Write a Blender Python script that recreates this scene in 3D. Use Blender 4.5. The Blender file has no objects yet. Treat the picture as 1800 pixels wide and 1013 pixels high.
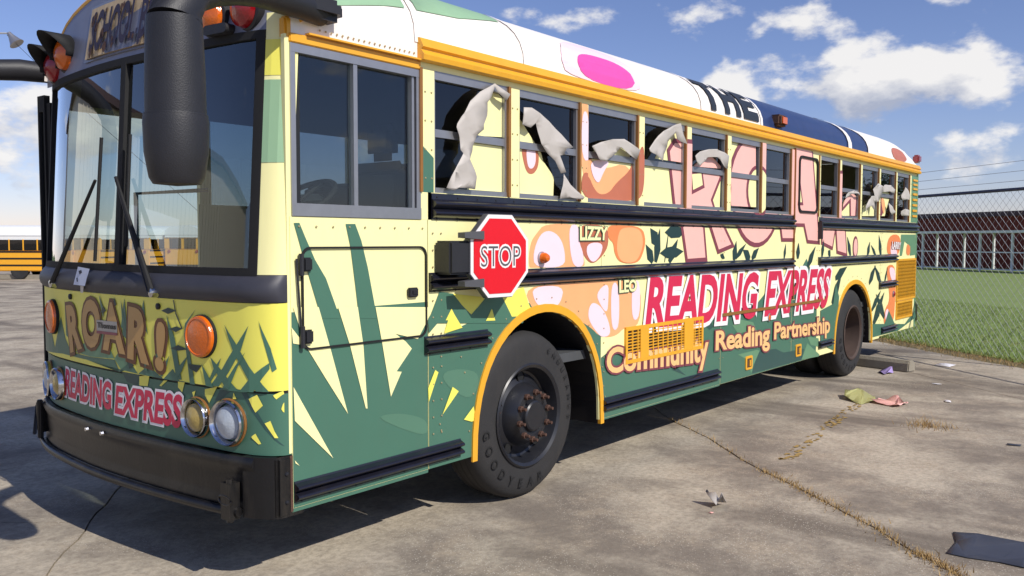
import bpy, bmesh, math, random
from mathutils import Vector, Matrix, noise as mnoise
random.seed(7)
SC = bpy.context.scene
COL = SC.collection

# ------------------------------------------------------------------ camera
cam_d = bpy.data.cameras.new('camera'); cam = bpy.data.objects.new('camera', cam_d); COL.objects.link(cam)
cam_d.sensor_width = 36.0; cam_d.lens = 1543.44/1800*36; cam_d.clip_end = 3000; cam_d.clip_start = 0.05
yaw, pitch, roll = 0.67192, -0.05449, 0.0016
Fv = Vector((math.cos(yaw)*math.cos(pitch), math.sin(yaw)*math.cos(pitch), math.sin(pitch)))
Rv = Vector((math.sin(yaw), -math.cos(yaw), 0)); Uv = Rv.cross(Fv)
R2 = Rv*math.cos(roll)+Uv*math.sin(roll); U2 = -Rv*math.sin(roll)+Uv*math.cos(roll)
M = Matrix((R2, U2, -Fv)).transposed().to_4x4(); M.translation = Vector((-2.1955, -3.2500, 1.6040))
cam.matrix_world = M
SC.camera = cam
SC.render.resolution_x = 1024; SC.render.resolution_y = 576

# ------------------------------------------------------------------ light and sky
SUN = Vector((0.13, 1.12, -1.0)).normalized()          # travel direction of sunlight
sl = bpy.data.lights.new('sun', 'SUN'); sl.energy = 4.3; sl.angle = math.radians(0.55); sl.color = (1.0, 0.95, 0.87)
so = bpy.data.objects.new('sun', sl); COL.objects.link(so); so.rotation_euler = SUN.to_track_quat('-Z', 'Y').to_euler()
world = bpy.data.worlds.new('World'); SC.world = world; world.use_nodes = True
SC.view_settings.view_transform = 'Standard'; SC.view_settings.look = 'None'; SC.view_settings.exposure = 0.0; SC.view_settings.gamma = 1.0
SC.view_settings.use_curve_mapping = False
def build_world():
    nt = world.node_tree; n = nt.nodes; l = nt.links; n.clear()
    def N(t, **k):
        x = n.new(t)
        for a, b in k.items(): setattr(x, a, b)
        return x
    def math_(op, a, b=None, clamp=False):
        m = N('ShaderNodeMath', operation=op); m.use_clamp = clamp
        for i, v in enumerate((a, b)):
            if v is None: continue
            if isinstance(v, (int, float)): m.inputs[i].default_value = v
            else: l.new(v, m.inputs[i])
        return m.outputs[0]
    sky = N('ShaderNodeTexSky', sky_type='NISHITA'); sky.sun_disc = False
    sky.sun_elevation = math.asin(-SUN.z); sky.sun_rotation = math.atan2(-SUN.x, -SUN.y)
    sky.air_density = 1.0; sky.dust_density = 0.15; sky.ozone_density = 4.0; sky.altitude = 60
    tc = N('ShaderNodeTexCoord'); D = tc.outputs['Generated']
    sep = N('ShaderNodeSeparateXYZ'); l.new(D, sep.inputs[0])
    z = sep.outputs[2]
    def dens(off):
        ad = N('ShaderNodeVectorMath', operation='ADD'); l.new(D, ad.inputs[0]); ad.inputs[1].default_value = off
        mp = N('ShaderNodeMapping'); l.new(ad.outputs[0], mp.inputs[0]); mp.inputs['Scale'].default_value = (6.5, 6.5, 12.0); mp.inputs['Location'].default_value = (3.3, 1.7, 0.4)
        no = N('ShaderNodeTexNoise'); no.inputs['Scale'].default_value = 1.0; no.inputs['Detail'].default_value = 9; no.inputs['Roughness'].default_value = 0.56
        l.new(mp.outputs[0], no.inputs['Vector'])
        v = math_('ADD', math_('MULTIPLY', math_('SUBTRACT', no.outputs[0], .5), 1.25), .5)
        for (dx, dy, dz), a, w, asp in (((.9394,.2962,.160),.33,.095,2.9), ((.8957,.4019,.172),.30,.05,1.4), ((.963,.1946,.172),.35,.08,2.2), ((.797,.5556,.232),.17,.05,2.),
                              ((.9683,.2249,.1086),.16,.05,3.2), ((.9784,.1945,.0705),.17,.09,3.0), ((.3812,.9163,.123),.12,.10,2.), ((.9494,.2184,.236),.22,.10,3.2), ((.757,.60,.254),.08,.08,3.)):
            sb = N('ShaderNodeVectorMath', operation='SUBTRACT'); l.new(ad.outputs[0], sb.inputs[0]); sb.inputs[1].default_value = (dx, dy, dz)
            ms = N('ShaderNodeVectorMath', operation='MULTIPLY'); l.new(sb.outputs[0], ms.inputs[0]); ms.inputs[1].default_value = (1, 1, asp)
            ln = N('ShaderNodeVectorMath', operation='LENGTH'); l.new(ms.outputs[0], ln.inputs[0])
            g = math_('POWER', 2.718, math_('MULTIPLY', math_('POWER', math_('DIVIDE', ln.outputs[1], w), 2.0), -1.0))
            v = math_('ADD', v, math_('MULTIPLY', g, a))
        return v
    d0 = dens((0, 0, 0)); d1 = dens((-0.012, -0.02, 0.022))
    def ss(v, a, b):
        m = N('ShaderNodeMapRange', interpolation_type='SMOOTHSTEP'); l.new(v, m.inputs[0]); m.inputs[1].default_value = a; m.inputs[2].default_value = b; return m.outputs[0]
    cover = ss(d0, 0.62, 0.74)
    shade = math_('ADD', math_('MULTIPLY', math_('SUBTRACT', d0, d1), 4.2), 0.62, True)
    cr = N('ShaderNodeMix', data_type='RGBA'); l.new(shade, cr.inputs[0]); cr.inputs[6].default_value = (4.2, 4.6, 5.8, 1); cr.inputs[7].default_value = (9.4, 9.2, 9.0, 1)
    hz = ss(z, -0.02, 0.06)
    mx = N('ShaderNodeMix', data_type='RGBA'); l.new(math_('MULTIPLY', math_('MULTIPLY', cover, hz), 0.93), mx.inputs[0]); tn = N('ShaderNodeMix', data_type='RGBA', blend_type='MULTIPLY'); tn.inputs[0].default_value = 1.0; l.new(sky.outputs[0], tn.inputs[6]); tn.inputs[7].default_value = (1.06, .95, 1.14, 1); l.new(tn.outputs[2], mx.inputs[6]); l.new(cr.outputs[2], mx.inputs[7])
    bg = N('ShaderNodeBackground'); l.new(mx.outputs[2], bg.inputs[0]); bg.inputs[1].default_value = 0.1
    out = N('ShaderNodeOutputWorld'); l.new(bg.outputs[0], out.inputs[0])
build_world()

# ------------------------------------------------------------------ materials
def lin(c): 
    return tuple((v/255/12.92 if v <= 10 else ((v/255+.055)/1.055)**2.4) for v in c)
MATS = {}
def mat(name, rgb, rough=0.5, metal=0.0, var=0.12, vscale=6.0, dirt=0.0, bump=0.0, bscale=60.0, coat=0.0, spec=0.5, subs=0.0):
    m = bpy.data.materials.new(name); m.use_nodes = True; nt = m.node_tree; b = nt.nodes['Principled BSDF']; l = nt.links
    c = lin(rgb); b.inputs['Roughness'].default_value = rough; b.inputs['Metallic'].default_value = metal
    b.inputs['Specular IOR Level'].default_value = spec
    b.inputs['Coat Weight'].default_value = coat; b.inputs['Coat Roughness'].default_value = 0.12
    tc = nt.nodes.new('ShaderNodeTexCoord')
    no = nt.nodes.new('ShaderNodeTexNoise'); no.inputs['Scale'].default_value = vscale; no.inputs['Detail'].default_value = 6; no.inputs['Roughness'].default_value = .6
    l.new(tc.outputs['Object'], no.inputs['Vector'])
    r = nt.nodes.new('ShaderNodeMix'); r.data_type = 'RGBA'; l.new(no.outputs[0], r.inputs[0])
    lo = tuple(v*(1-var) for v in c); hi = tuple(min(1, v*(1+var*.7)) for v in c)
    r.inputs[6].default_value = (*lo, 1); r.inputs[7].default_value = (*hi, 1); last = r.outputs[2]
    if dirt > 0:
        n2 = nt.nodes.new('ShaderNodeTexNoise'); n2.inputs['Scale'].default_value = 3.0; n2.inputs['Detail'].default_value = 8; n2.inputs['Roughness'].default_value = .7
        mp = nt.nodes.new('ShaderNodeMapping'); mp.inputs['Scale'].default_value = (2.5, 2.5, .5); l.new(tc.outputs['Object'], mp.inputs[0]); l.new(mp.outputs[0], n2.inputs['Vector'])
        mr = nt.nodes.new('ShaderNodeMapRange'); l.new(n2.outputs[0], mr.inputs[0]); mr.inputs[1].default_value = .5; mr.inputs[2].default_value = .85; mr.inputs[4].default_value = dirt
        r2 = nt.nodes.new('ShaderNodeMix'); r2.data_type = 'RGBA'; l.new(mr.outputs[0], r2.inputs[0]); l.new(last, r2.inputs[6]); r2.inputs[7].default_value = (.12, .10, .075, 1); last = r2.outputs[2]
    l.new(last, b.inputs['Base Color'])
    if bump > 0:
        n3 = nt.nodes.new('ShaderNodeTexNoise'); n3.inputs['Scale'].default_value = bscale; n3.inputs['Detail'].default_value = 5; l.new(tc.outputs['Object'], n3.inputs['Vector'])
        bp = nt.nodes.new('ShaderNodeBump'); bp.inputs['Strength'].default_value = bump; bp.inputs['Distance'].default_value = .01; l.new(n3.outputs[0], bp.inputs['Height']); l.new(bp.outputs[0], b.inputs['Normal'])
    MATS[name] = m; return m
mat('cream', (250, 244, 178), .38, var=.06, vscale=2, dirt=.10)
mat('yellow_vinyl', (244, 236, 104), .36, var=.08, vscale=3, dirt=.06)
mat('green', (74, 116, 97), .38, var=.10, vscale=2.5, dirt=.12)
mat('green_light', (104, 146, 112), .38, var=.10, vscale=3, dirt=.08)
mat('green_soft', (86, 126, 104), .38, var=.1, vscale=3)
mat('green_deep', (52, 84, 80), .38, var=.1, vscale=3)
mat('leaf_dark', (36, 62, 62), .4, var=.12)
mat('white_roof', (247, 240, 232), .42, var=.06, vscale=1.5, dirt=.22)
mat('roof_green', (150, 186, 148), .45, var=.12, vscale=4, dirt=.2)
mat('roof_navy', (44, 60, 102), .28, var=.3, vscale=8, dirt=.15)
mat('black_letter', (42, 46, 52), .45, var=.3, vscale=20)
mat('pink_letter', (250, 190, 178), .38, var=.06)
mat('mauve', (132, 66, 78), .4, var=.1)
mat('peach', (250, 178, 122), .38, var=.10, vscale=5)
mat('orange_peach', (240, 140, 84), .38, var=.1)
mat('pale_pink', (248, 218, 226), .38, var=.05)
mat('hot_pink', (240, 84, 170), .38, var=.15, vscale=12)
mat('brown_fur', (192, 112, 84), .4, var=.15, vscale=8)
mat('red_letter', (212, 42, 82), .36, var=.08)
mat('white_vinyl', (244, 240, 240), .38, var=.05)
mat('tan_letter', (192, 150, 92), .4, var=.10)
mat('brown_edge', (104, 62, 34), .4, var=.1)
mat('apricot', (246, 196, 132), .38, var=.08)
mat('school_yellow', (236, 172, 48), .35, var=.12, vscale=9, dirt=.18)
mat('rail_black', (26, 26, 36), .28, var=.35, vscale=10, dirt=.12, coat=.3)
mat('black_plastic', (38, 38, 42), .5, var=.25, vscale=14, bump=.15, bscale=200)
mat('bumper_black', (20, 20, 22), .33, var=.4, vscale=12, dirt=.35, bump=.1, bscale=60)
mat('cowl', (58, 58, 66), .5, var=.3, vscale=8)
mat('rubber', (22, 22, 23), .75, var=.3, vscale=10)
mat('tyre', (44, 43, 43), .78, var=.25, vscale=9, dirt=.12, bump=.2, bscale=120)
mat('tyre_mark', (24, 24, 24), .7)
mat('hub_black', (34, 35, 40), .35, var=.3, vscale=12, dirt=.15)
mat('rust', (86, 60, 48), .8, var=.45, vscale=30, bump=.3, bscale=150)
mat('rust_rim', (74, 58, 50), .75, var=.4, vscale=12)
mat('aluminium', (168, 168, 172), .42, .75, var=.15, vscale=14, dirt=.15)
mat('header_grey', (134, 136, 150), .42, .35, var=.2, vscale=7, dirt=.25)
mat('sash_bronze', (152, 104, 50), .45, .1, var=.25, vscale=12, dirt=.2)
mat('chrome', (205, 205, 208), .14, 1.0, var=.1, vscale=20)
mat('dark_metal', (52, 52, 56), .4, .5, var=.3, vscale=16)
mat('rivet', (176, 160, 122), .5, .2, var=.2)
mat('film_back', (190, 183, 175), .55, var=.12, vscale=6, bump=.15, bscale=25)
mat('stop_red', (222, 14, 34), .4, var=.06, vscale=60)
mat('sign_white', (238, 232, 230), .4, var=.05)
mat('sign_grey', (84, 84, 88), .45, var=.1)
mat('sign_faded', (202, 178, 140), .6, var=.3, vscale=22, dirt=.3)
mat('sign_ink', (50, 42, 62), .6, var=.4, vscale=25)
mat('interior', (74, 76, 78), .75, var=.2)
mat('seat', (24, 27, 32), .6, var=.3, vscale=10)
mat('panel_grey', (120, 132, 126), .6, var=.1)
mat('panel_text', (200, 214, 204), .6)
mat('paper', (206, 214, 232), .7, var=.06)
mat('ink', (50, 54, 70), .7)
mat('concrete_block', (150, 142, 126), .9, var=.25, vscale=7, dirt=.3, bump=.4, bscale=40)
mat('brick', (122, 54, 46), .9, var=.25, vscale=2.0)
mat('mortar', (124, 74, 64), .9)
mat('roof_dark', (70, 52, 54), .7, var=.15)
mat('white_post', (226, 228, 228), .5, var=.1)
mat('wall_grey', (140, 138, 130), .8, var=.15)
mat('galvanised', (172, 174, 178), .5, .25, var=.2, vscale=20)
mat('pipe_dark', (62, 66, 90), .5, .3, var=.2)
mat('bus_yellow', (246, 176, 44), .4, var=.06, dirt=.08)
mat('bus_white', (240, 240, 236), .4, var=.04)
mat('far_black', (28, 26, 28), .5)
mat('bark', (82, 66, 52), .9, var=.3, vscale=20, bump=.5, bscale=30)
mat('leaf', (70, 92, 52), .6, var=.4, vscale=1.2)
mat('dry_grass', (176, 146, 96), .85, var=.3, vscale=9)
mat('metal_wall', (188, 182, 164), .5, .1, var=.08)
mat('litter_olive', (172, 170, 110), .5, var=.15)
mat('litter_dark', (62, 66, 78), .55, var=.3, vscale=5, dirt=.2)
mat('litter_violet', (170, 150, 204), .5, var=.2)
def lens(name, rgb, rough=.12):
    m = mat(name, rgb, rough, var=.2, vscale=30, coat=.6, bump=.25, bscale=90); return m
lens('amber', (222, 104, 14)); lens('red_lens', (150, 16, 26)); lens('clear_lens', (176, 184, 192), .08); lens('yellow_lens', (170, 148, 84), .1)
def glass(name, tint, refl=1.0):
    m = bpy.data.materials.new(name); m.use_nodes = True; nt = m.node_tree; n = nt.nodes; l = nt.links; n.clear()
    o = n.new('ShaderNodeOutputMaterial'); t = n.new('ShaderNodeBsdfTransparent'); t.inputs[0].default_value = (*tint, 1)
    g = n.new('ShaderNodeBsdfGlossy'); g.inputs['Roughness'].default_value = .015; g.inputs[0].default_value = (.95, .97, 1, 1)
    lw = n.new('ShaderNodeLayerWeight'); lw.inputs[0].default_value = .5; pw = n.new('ShaderNodeMath'); pw.operation = 'POWER'; pw.inputs[1].default_value = 5.0; l.new(lw.outputs['Facing'], pw.inputs[0]); f = n.new('ShaderNodeMath'); f.operation = 'MULTIPLY_ADD'; f.inputs[1].default_value = .95; f.inputs[2].default_value = .05; l.new(pw.outputs[0], f.inputs[0])
    mu = n.new('ShaderNodeMath'); mu.operation = 'MULTIPLY'; mu.inputs[1].default_value = refl; mu.use_clamp = True; l.new(f.outputs[0], mu.inputs[0])
    tc = n.new('ShaderNodeTexCoord'); no = n.new('ShaderNodeTexNoise'); no.inputs['Scale'].default_value = 2.2; l.new(tc.outputs['Object'], no.inputs['Vector'])
    bp = n.new('ShaderNodeBump'); bp.inputs['Strength'].default_value = .03; bp.inputs['Distance'].default_value = .02; l.new(no.outputs[0], bp.inputs['Height']); l.new(bp.outputs[0], g.inputs['Normal'])
    mx = n.new('ShaderNodeMixShader'); l.new(mu.outputs[0], mx.inputs[0]); l.new(t.outputs[0], mx.inputs[1]); l.new(g.outputs[0], mx.inputs[2]); l.new(mx.outputs[0], o.inputs[0])
    MATS[name] = m; return m
glass('tinted_glass', (.16, .19, .23), 1.3); glass('windshield_glass', (.46, .57, .56), 2.4); glass('clear_glass', (.8, .84, .84), 1.0); glass('far_glass', (.5, .54, .56), 1.0)
def concrete(name, grass=False):
    m = bpy.data.materials.new(name); m.use_nodes = True; nt = m.node_tree; n = nt.nodes; l = nt.links; b = n['Principled BSDF']; b.inputs['Roughness'].default_value = .9
    b.inputs['Specular IOR Level'].default_value = .25
    geo = n.new('ShaderNodeNewGeometry'); P = geo.outputs['Position']
    def noise(s, d=6, r=.6, sc=None):
        x = n.new('ShaderNodeTexNoise'); x.inputs['Scale'].default_value = s; x.inputs['Detail'].default_value = d; x.inputs['Roughness'].default_value = r
        if sc:
            mp = n.new('ShaderNodeMapping'); mp.inputs['Scale'].default_value = sc; mp.inputs['Rotation'].default_value = (0, 0, .86); l.new(P, mp.inputs[0]); l.new(mp.outputs[0], x.inputs['Vector'])
        else: l.new(P, x.inputs['Vector'])
        return x.outputs[0]
    def rng(v, a, b_, lo=0., hi=1.):
        x = n.new('ShaderNodeMapRange'); x.interpolation_type = 'SMOOTHSTEP'; l.new(v, x.inputs[0]); x.inputs[1].default_value = a; x.inputs[2].default_value = b_; x.inputs[3].default_value = lo; x.inputs[4].default_value = hi; return x.outputs[0]
    def mix(f, a, c, bt='MIX'):
        x = n.new('ShaderNodeMix'); x.data_type = 'RGBA'; x.blend_type = bt
        if isinstance(f, float): x.inputs[0].default_value = f
        else: l.new(f, x.inputs[0])
        for i, v in ((6, a), (7, c)):
            if isinstance(v, tuple): x.inputs[i].default_value = (*v, 1)
            else: l.new(v, x.inputs[i])
        return x.outputs[2]
    c = mix(rng(noise(.75, 8, .68), .38, .62), (.55, .48, .37), (.235, .20, .16))
    c = mix(rng(noise(2.6, 6, .7), .45, .75), c, (.44, .365, .27))
    c = mix(rng(noise(.9, 5, .6, (1, .22, 1)), .50, .66, 0, .8), c, (.14, .116, .092))      # oily drag stains
    c = mix(rng(noise(26, 4, .7), .35, .7, 0, .45), c, (.17, .14, .11))
    v = n.new('ShaderNodeTexVoronoi'); v.inputs['Scale'].default_value = 64; l.new(P, v.inputs['Vector'])
    sp = rng(v.outputs['Distance'], .12, .27, 1, 0)
    mk = rng(noise(1.3, 4), .42, .6)
    mm = n.new('ShaderNodeMath'); mm.operation = 'MULTIPLY'; l.new(sp, mm.inputs[0]); l.new(mk, mm.inputs[1])
    c = mix(mm.outputs[0], c, (.58, .53, .44))
    l.new(c, b.inputs['Base Color'])
    bp = n.new('ShaderNodeBump'); bp.inputs['Strength'].default_value = .5; bp.inputs['Distance'].default_value = .012; l.new(noise(34, 6, .7), bp.inputs['Height']); l.new(bp.outputs[0], b.inputs['Normal'])
    MATS[name] = m
concrete('concrete')
def grassmat(name, a, c, dry):
    m = bpy.data.materials.new(name); m.use_nodes = True; nt = m.node_tree; n = nt.nodes; l = nt.links; b = n['Principled BSDF']; b.inputs['Roughness'].default_value = .85; b.inputs['Specular IOR Level'].default_value = .2
    geo = n.new('ShaderNodeNewGeometry')
    x = n.new('ShaderNodeTexNoise'); x.inputs['Scale'].default_value = .8; x.inputs['Detail'].default_value = 8; x.inputs['Roughness'].default_value = .65; l.new(geo.outputs['Position'], x.inputs['Vector'])
    mx = n.new('ShaderNodeMix'); mx.data_type = 'RGBA'; l.new(x.outputs[0], mx.inputs[0]); mx.inputs[6].default_value = (*a, 1); mx.inputs[7].default_value = (*c, 1)
    y = n.new('ShaderNodeTexNoise'); y.inputs['Scale'].default_value = 5; y.inputs['Detail'].default_value = 6; l.new(geo.outputs['Position'], y.inputs['Vector'])
    r = n.new('ShaderNodeMapRange'); l.new(y.outputs[0], r.inputs[0]); r.inputs[1].default_value = .5; r.inputs[2].default_value = .75; r.inputs[4].default_value = dry
    m2 = n.new('ShaderNodeMix'); m2.data_type = 'RGBA'; l.new(r.outputs[0], m2.inputs[0]); l.new(mx.outputs[2], m2.inputs[6]); m2.inputs[7].default_value = (.30, .22, .12, 1)
    l.new(m2.outputs[2], b.inputs['Base Color']); MATS[name] = m
grassmat('lawn', (.16, .23, .065), (.25, .32, .105), .35); grassmat('verge', (.20, .15, .085), (.13, .12, .05), .8); grassmat('blade', (.18, .26, .07), (.28, .35, .11), .35)

# ------------------------------------------------------------------ builders
class MB:
    def __init__(s): s.v = []; s.f = []
    def add(s, vs, fs):
        o = len(s.v); s.v += [tuple(p) for p in vs]; s.f += [tuple(i+o for i in f) for f in fs]; return s
    def box(s, x0, x1, y0, y1, z0, z1):
        return s.add([(x0,y0,z0),(x1,y0,z0),(x1,y1,z0),(x0,y1,z0),(x0,y0,z1),(x1,y0,z1),(x1,y1,z1),(x0,y1,z1)],
                     [(0,3,2,1),(4,5,6,7),(0,1,5,4),(1,2,6,5),(2,3,7,6),(3,0,4,7)])
    def tube(s, path, r, n=8, cap=True):
        P = [Vector(p) for p in path]; rr = r if isinstance(r, (list, tuple)) else [r]*len(P); base = len(s.v); up = Vector((.13, .21, .97)).normalized()
        for i, p in enumerate(P):
            t = (P[min(i+1, len(P)-1)]-P[max(i-1, 0)]).normalized(); a = t.cross(up)
            if a.length < .05: a = t.cross(Vector((1, 0, 0)))
            a.normalize(); b = t.cross(a)
            for k in range(n):
                q = 2*math.pi*k/n; s.v.append(tuple(p+(a*math.cos(q)+b*math.sin(q))*rr[i]))
        for i in range(len(P)-1):
            for k in range(n):
                s.f.append((base+i*n+k, base+i*n+(k+1) % n, base+(i+1)*n+(k+1) % n, base+(i+1)*n+k))
        if cap: s.f.append(tuple(base+k for k in range(n))[::-1]); s.f.append(tuple(base+(len(P)-1)*n+k for k in range(n)))
        return s
    def lathe(s, prof, o, axis, n=32):     # prof: (radius, along)
        o = Vector(o); ax = Vector(axis).normalized(); a = ax.cross(Vector((0, 0, 1)))
        if a.length < .05: a = ax.cross(Vector((1, 0, 0)))
        a.normalize(); b = ax.cross(a); base = len(s.v)
        for r, h in prof:
            for k in range(n):
                q = 2*math.pi*k/n; s.v.append(tuple(o+ax*h+(a*math.cos(q)+b*math.sin(q))*r))
        for i in range(len(prof)-1):
            for k in range(n): s.f.append((base+i*n+k, base+i*n+(k+1) % n, base+(i+1)*n+(k+1) % n, base+(i+1)*n+k))
        return s
    def prism(s, poly, y0, y1, f=lambda x, y, z: (x, y, z)):   # poly in (x,z), between y0 and y1
        n = len(poly); base = len(s.v)
        for y in (y0, y1): s.v += [f(x, y, z) for x, z in poly]
        s.f.append(tuple(base+i for i in range(n))); s.f.append(tuple(base+n+i for i in range(n))[::-1])
        for i in range(n): s.f.append((base+i, base+n+i, base+n+(i+1) % n, base+(i+1) % n))
        return s
    def build(s, name, m, parent=None, smooth=False, bevel=0, auto=40):
        me = bpy.data.meshes.new(name); me.from_pydata(s.v, [], s.f)
        bm = bmesh.new(); bm.from_mesh(me); bmesh.ops.recalc_face_normals(bm, faces=bm.faces[:])
        if bevel: 
            es = [e for e in bm.edges if len(e.link_faces) == 2 and e.calc_face_angle(0) > .6]
            bmesh.ops.bevel(bm, geom=es, offset=bevel, segments=2, affect='EDGES', clamp_overlap=True)
        if smooth:
            for f in bm.faces: f.smooth = True
            for e in bm.edges:
                if len(e.link_faces) == 2 and e.calc_face_angle(0) > math.radians(auto): e.smooth = False
        bm.to_mesh(me); bm.free(); me.update()
        return link(name, me, m, parent)
def link(name, me, m, parent=None):
    o = bpy.data.objects.new(name, me); COL.objects.link(o)
    if m: 
        me.materials.clear(); me.materials.append(MATS[m])
    if parent: o.parent = parent
    return o
def empty(name, loc, label=None, cat=None, group=None):
    o = bpy.data.objects.new(name, None); COL.objects.link(o); o.location = loc; o.empty_display_size = .2
    tag(o, label, cat, group); return o
def tag(o, label=None, cat=None, group=None, kind=None):
    if label: o['label'] = label
    if cat: o['category'] = cat
    if group: o['group'] = group
    if kind: o['kind'] = kind
    return o
def copy_tree(o, parent=None):
    c = o.copy(); COL.objects.link(c); c.parent = parent
    for ch in list(o.children): copy_tree(ch, c)
    return c
def clip(poly, cl):     # Sutherland-Hodgman, cl convex
    ar = sum(cl[i][0]*cl[(i+1) % len(cl)][1]-cl[(i+1) % len(cl)][0]*cl[i][1] for i in range(len(cl)))
    if ar < 0: cl = cl[::-1]
    out = list(poly)
    for i in range(len(cl)):
        a, b = cl[i], cl[(i+1) % len(cl)]; inp, out = out, []
        d = lambda p: (b[0]-a[0])*(p[1]-a[1])-(b[1]-a[1])*(p[0]-a[0])
        for j in range(len(inp)):
            p, q = inp[j-1], inp[j]; dp, dq = d(p), d(q)
            if (dp >= 0) != (dq >= 0):
                t = dp/(dp-dq); out.append((p[0]+(q[0]-p[0])*t, p[1]+(q[1]-p[1])*t))
            if dq >= 0: out.append(q)
        if len(out) < 3: return []
    return out
def tess(poly):
    from mathutils.geometry import tessellate_polygon
    return tessellate_polygon([[Vector((a, b, 0)) for a, b in poly]])
def rect(x0, x1, z0, z1): return [(x0, z0), (x1, z0), (x1, z1), (x0, z1)]
def ell(cx, cz, rx, rz, n=28, rot=0): return [(cx+rx*math.cos(2*math.pi*k/n)*math.cos(rot)-rz*math.sin(2*math.pi*k/n)*math.sin(rot), cz+rx*math.cos(2*math.pi*k/n)*math.sin(rot)+rz*math.sin(2*math.pi*k/n)*math.cos(rot)) for k in range(n)]
TXT = {}
def text2d(s, off=0.0, shear=0.0, space=1.0):
    k = (s, off, shear, space)
    if k in TXT: return TXT[k]
    cu = bpy.data.curves.new('t', 'FONT'); cu.body = s; cu.dimensions = '2D'; cu.fill_mode = 'FRONT'; cu.offset = off; cu.shear = shear; cu.space_character = space; cu.resolution_u = 4
    o = bpy.data.objects.new('t', cu); COL.objects.link(o); dg = bpy.context.evaluated_depsgraph_get(); me = o.evaluated_get(dg).to_mesh()
    r = ([(v.co.x, v.co.y) for v in me.vertices], [tuple(p.vertices) for p in me.polygons]); o.evaluated_get(dg).to_mesh_clear()
    bpy.data.objects.remove(o); bpy.data.curves.remove(cu); TXT[k] = r; return r
def text_quad(s, quad, off, base_off=None, shear=0, space=1.0):   # quad: TL TR BR BL in plane coords -> verts in plane, faces
    v0, _ = text2d(s, base_off if base_off is not None else off, shear, space); vs, fs = text2d(s, off, shear, space)
    x0 = min(v[0] for v in v0); x1 = max(v[0] for v in v0); y0 = min(v[1] for v in v0); y1 = max(v[1] for v in v0)
    TL, TR, BR, BL = [Vector(q) for q in quad]; out = []
    for x, y in vs:
        a = (x-x0)/(x1-x0); b = (y-y0)/(y1-y0); p = (BL*(1-a)+BR*a)*(1-b)+(TL*(1-a)+TR*a)*b; out.append((p.x, p.y))
    return out, fs

# ------------------------------------------------------------------ ground
SLOPE = lambda x, y: -0.016*max(0, (y-10)) if y < 60 else -0.8
def ground():
    mb = MB(); xs = [-300,-120,-60,-30,-15,-8,0,8,15,25,40,60,100,200,500]; ys = [-300,-100,-40,-15,-5,0,5,10,20,30,40,50,60,80,150,400,700]
    for y in ys:
        for x in xs: mb.v.append((x, y, SLOPE(x, y)-.016))
    nx = len(xs)
    for j in range(len(ys)-1):
        for i in range(nx-1): mb.f.append((j*nx+i, j*nx+i+1, (j+1)*nx+i+1, (j+1)*nx+i))
    g = mb.build('ground', 'concrete'); tag(g, kind='structure'); return g
GR = ground()
A_ = Vector((.652, .758)); B_ = Vector((.758, -.652))         # slab axes: along the long joints, across
def st(p): v = Vector(p); return v.dot(A_), v.dot(B_)
def xy(s, t): v = A_*s+B_*t; return v.x, v.y
T0 = st((3.5, -1.05))[1]; TE = st((11.4, -.27))[1]
def jit(s, t): return mnoise.noise((s*.8, t*.9, 0))*.08+mnoise.noise((s*3.1, t*3.3, 5))*.025
def slab(s0, s1, t0, t1, dz=0.):
    g = .007; n = 30; pts = []
    def side(a, b):
        for k in range(n):
            q = k/n; s = a[0]+(b[0]-a[0])*q; t = a[1]+(b[1]-a[1])*q; j = jit(s, t)
            pts.append(xy(s+j, t+j))
    side((s0+g, t0+g), (s1-g, t0+g)); side((s1-g, t0+g), (s1-g, t1-g)); side((s1-g, t1-g), (s0+g, t1-g)); side((s0+g, t1-g), (s0+g, t0+g))
    mb = MB(); k = len(pts)
    mb.v += [(x, y, dz+SLOPE(x, y)) for x, y in pts]+[(x, y, -.06+SLOPE(x, y)) for x, y in pts]
    mb.f.append(tuple(range(k)))
    for i in range(k): mb.f.append((i, k+i, k+(i+1) % k, (i+1) % k))
    return mb.build('concrete_slab', 'concrete', GR)
tb = [T0-4.3*k for k in range(4, 0, -1)]+[T0]
for i in range(4):
    for a, b in ((-9, -3.6), (-3.6, 1.41), (1.41, 6.4), (6.4, 11.4)): slab(a, b, tb[i], tb[i+1], random.uniform(-.003, .0))
for t0, t1 in ((T0, T0+3.9), (T0+3.9, TE)):
    for a, b in ((-9, -3.2), (-3.2, 2.9), (2.9, 7.6), (7.6, 13), (13, 18.5)): slab(a, b, t0, t1, random.uniform(-.003, 0))
# lawn beyond the lot edge
def sheet(name, st_pts, m, z):
    mb = MB(); mb.v = [(*xy(s, t), z) for s, t in st_pts]; mb.f = [tuple(range(len(st_pts)))]; return tag(mb.build(name, m), kind='structure')
sheet('lawn', [(-60, TE+.45), (300, TE+.45), (300, TE+400), (-60, TE+400)], 'lawn', -.008)
sheet('verge', [(-30, TE+.01), (60, TE+.01), (60, TE+.45), (-30, TE+.45)], 'verge', -.012)
def blades(name, n, region, h0, h1, m, w=.006, base=-.02, label=None):
    mb = MB()
    for _ in range(n):
        s, t = region(); x, y = xy(s, t); h = random.uniform(h0, h1); a = random.uniform(0, 6.28); lx = random.gauss(0, .45)*h; ly = random.gauss(0, .45)*h; ww = w*random.uniform(.6, 1.4)
        dx, dy = math.cos(a)*ww, math.sin(a)*ww
        mb.add([(x-dx, y-dy, base), (x+dx, y+dy, base), (x+lx, y+ly, base+h)], [(0, 1, 2)])
    me = bpy.data.meshes.new(name); me.from_pydata(mb.v, [], mb.f); o = link(name, me, m); tag(o, label, None, None, 'stuff'); return o
def near_s(): return 2+16*random.random()
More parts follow.
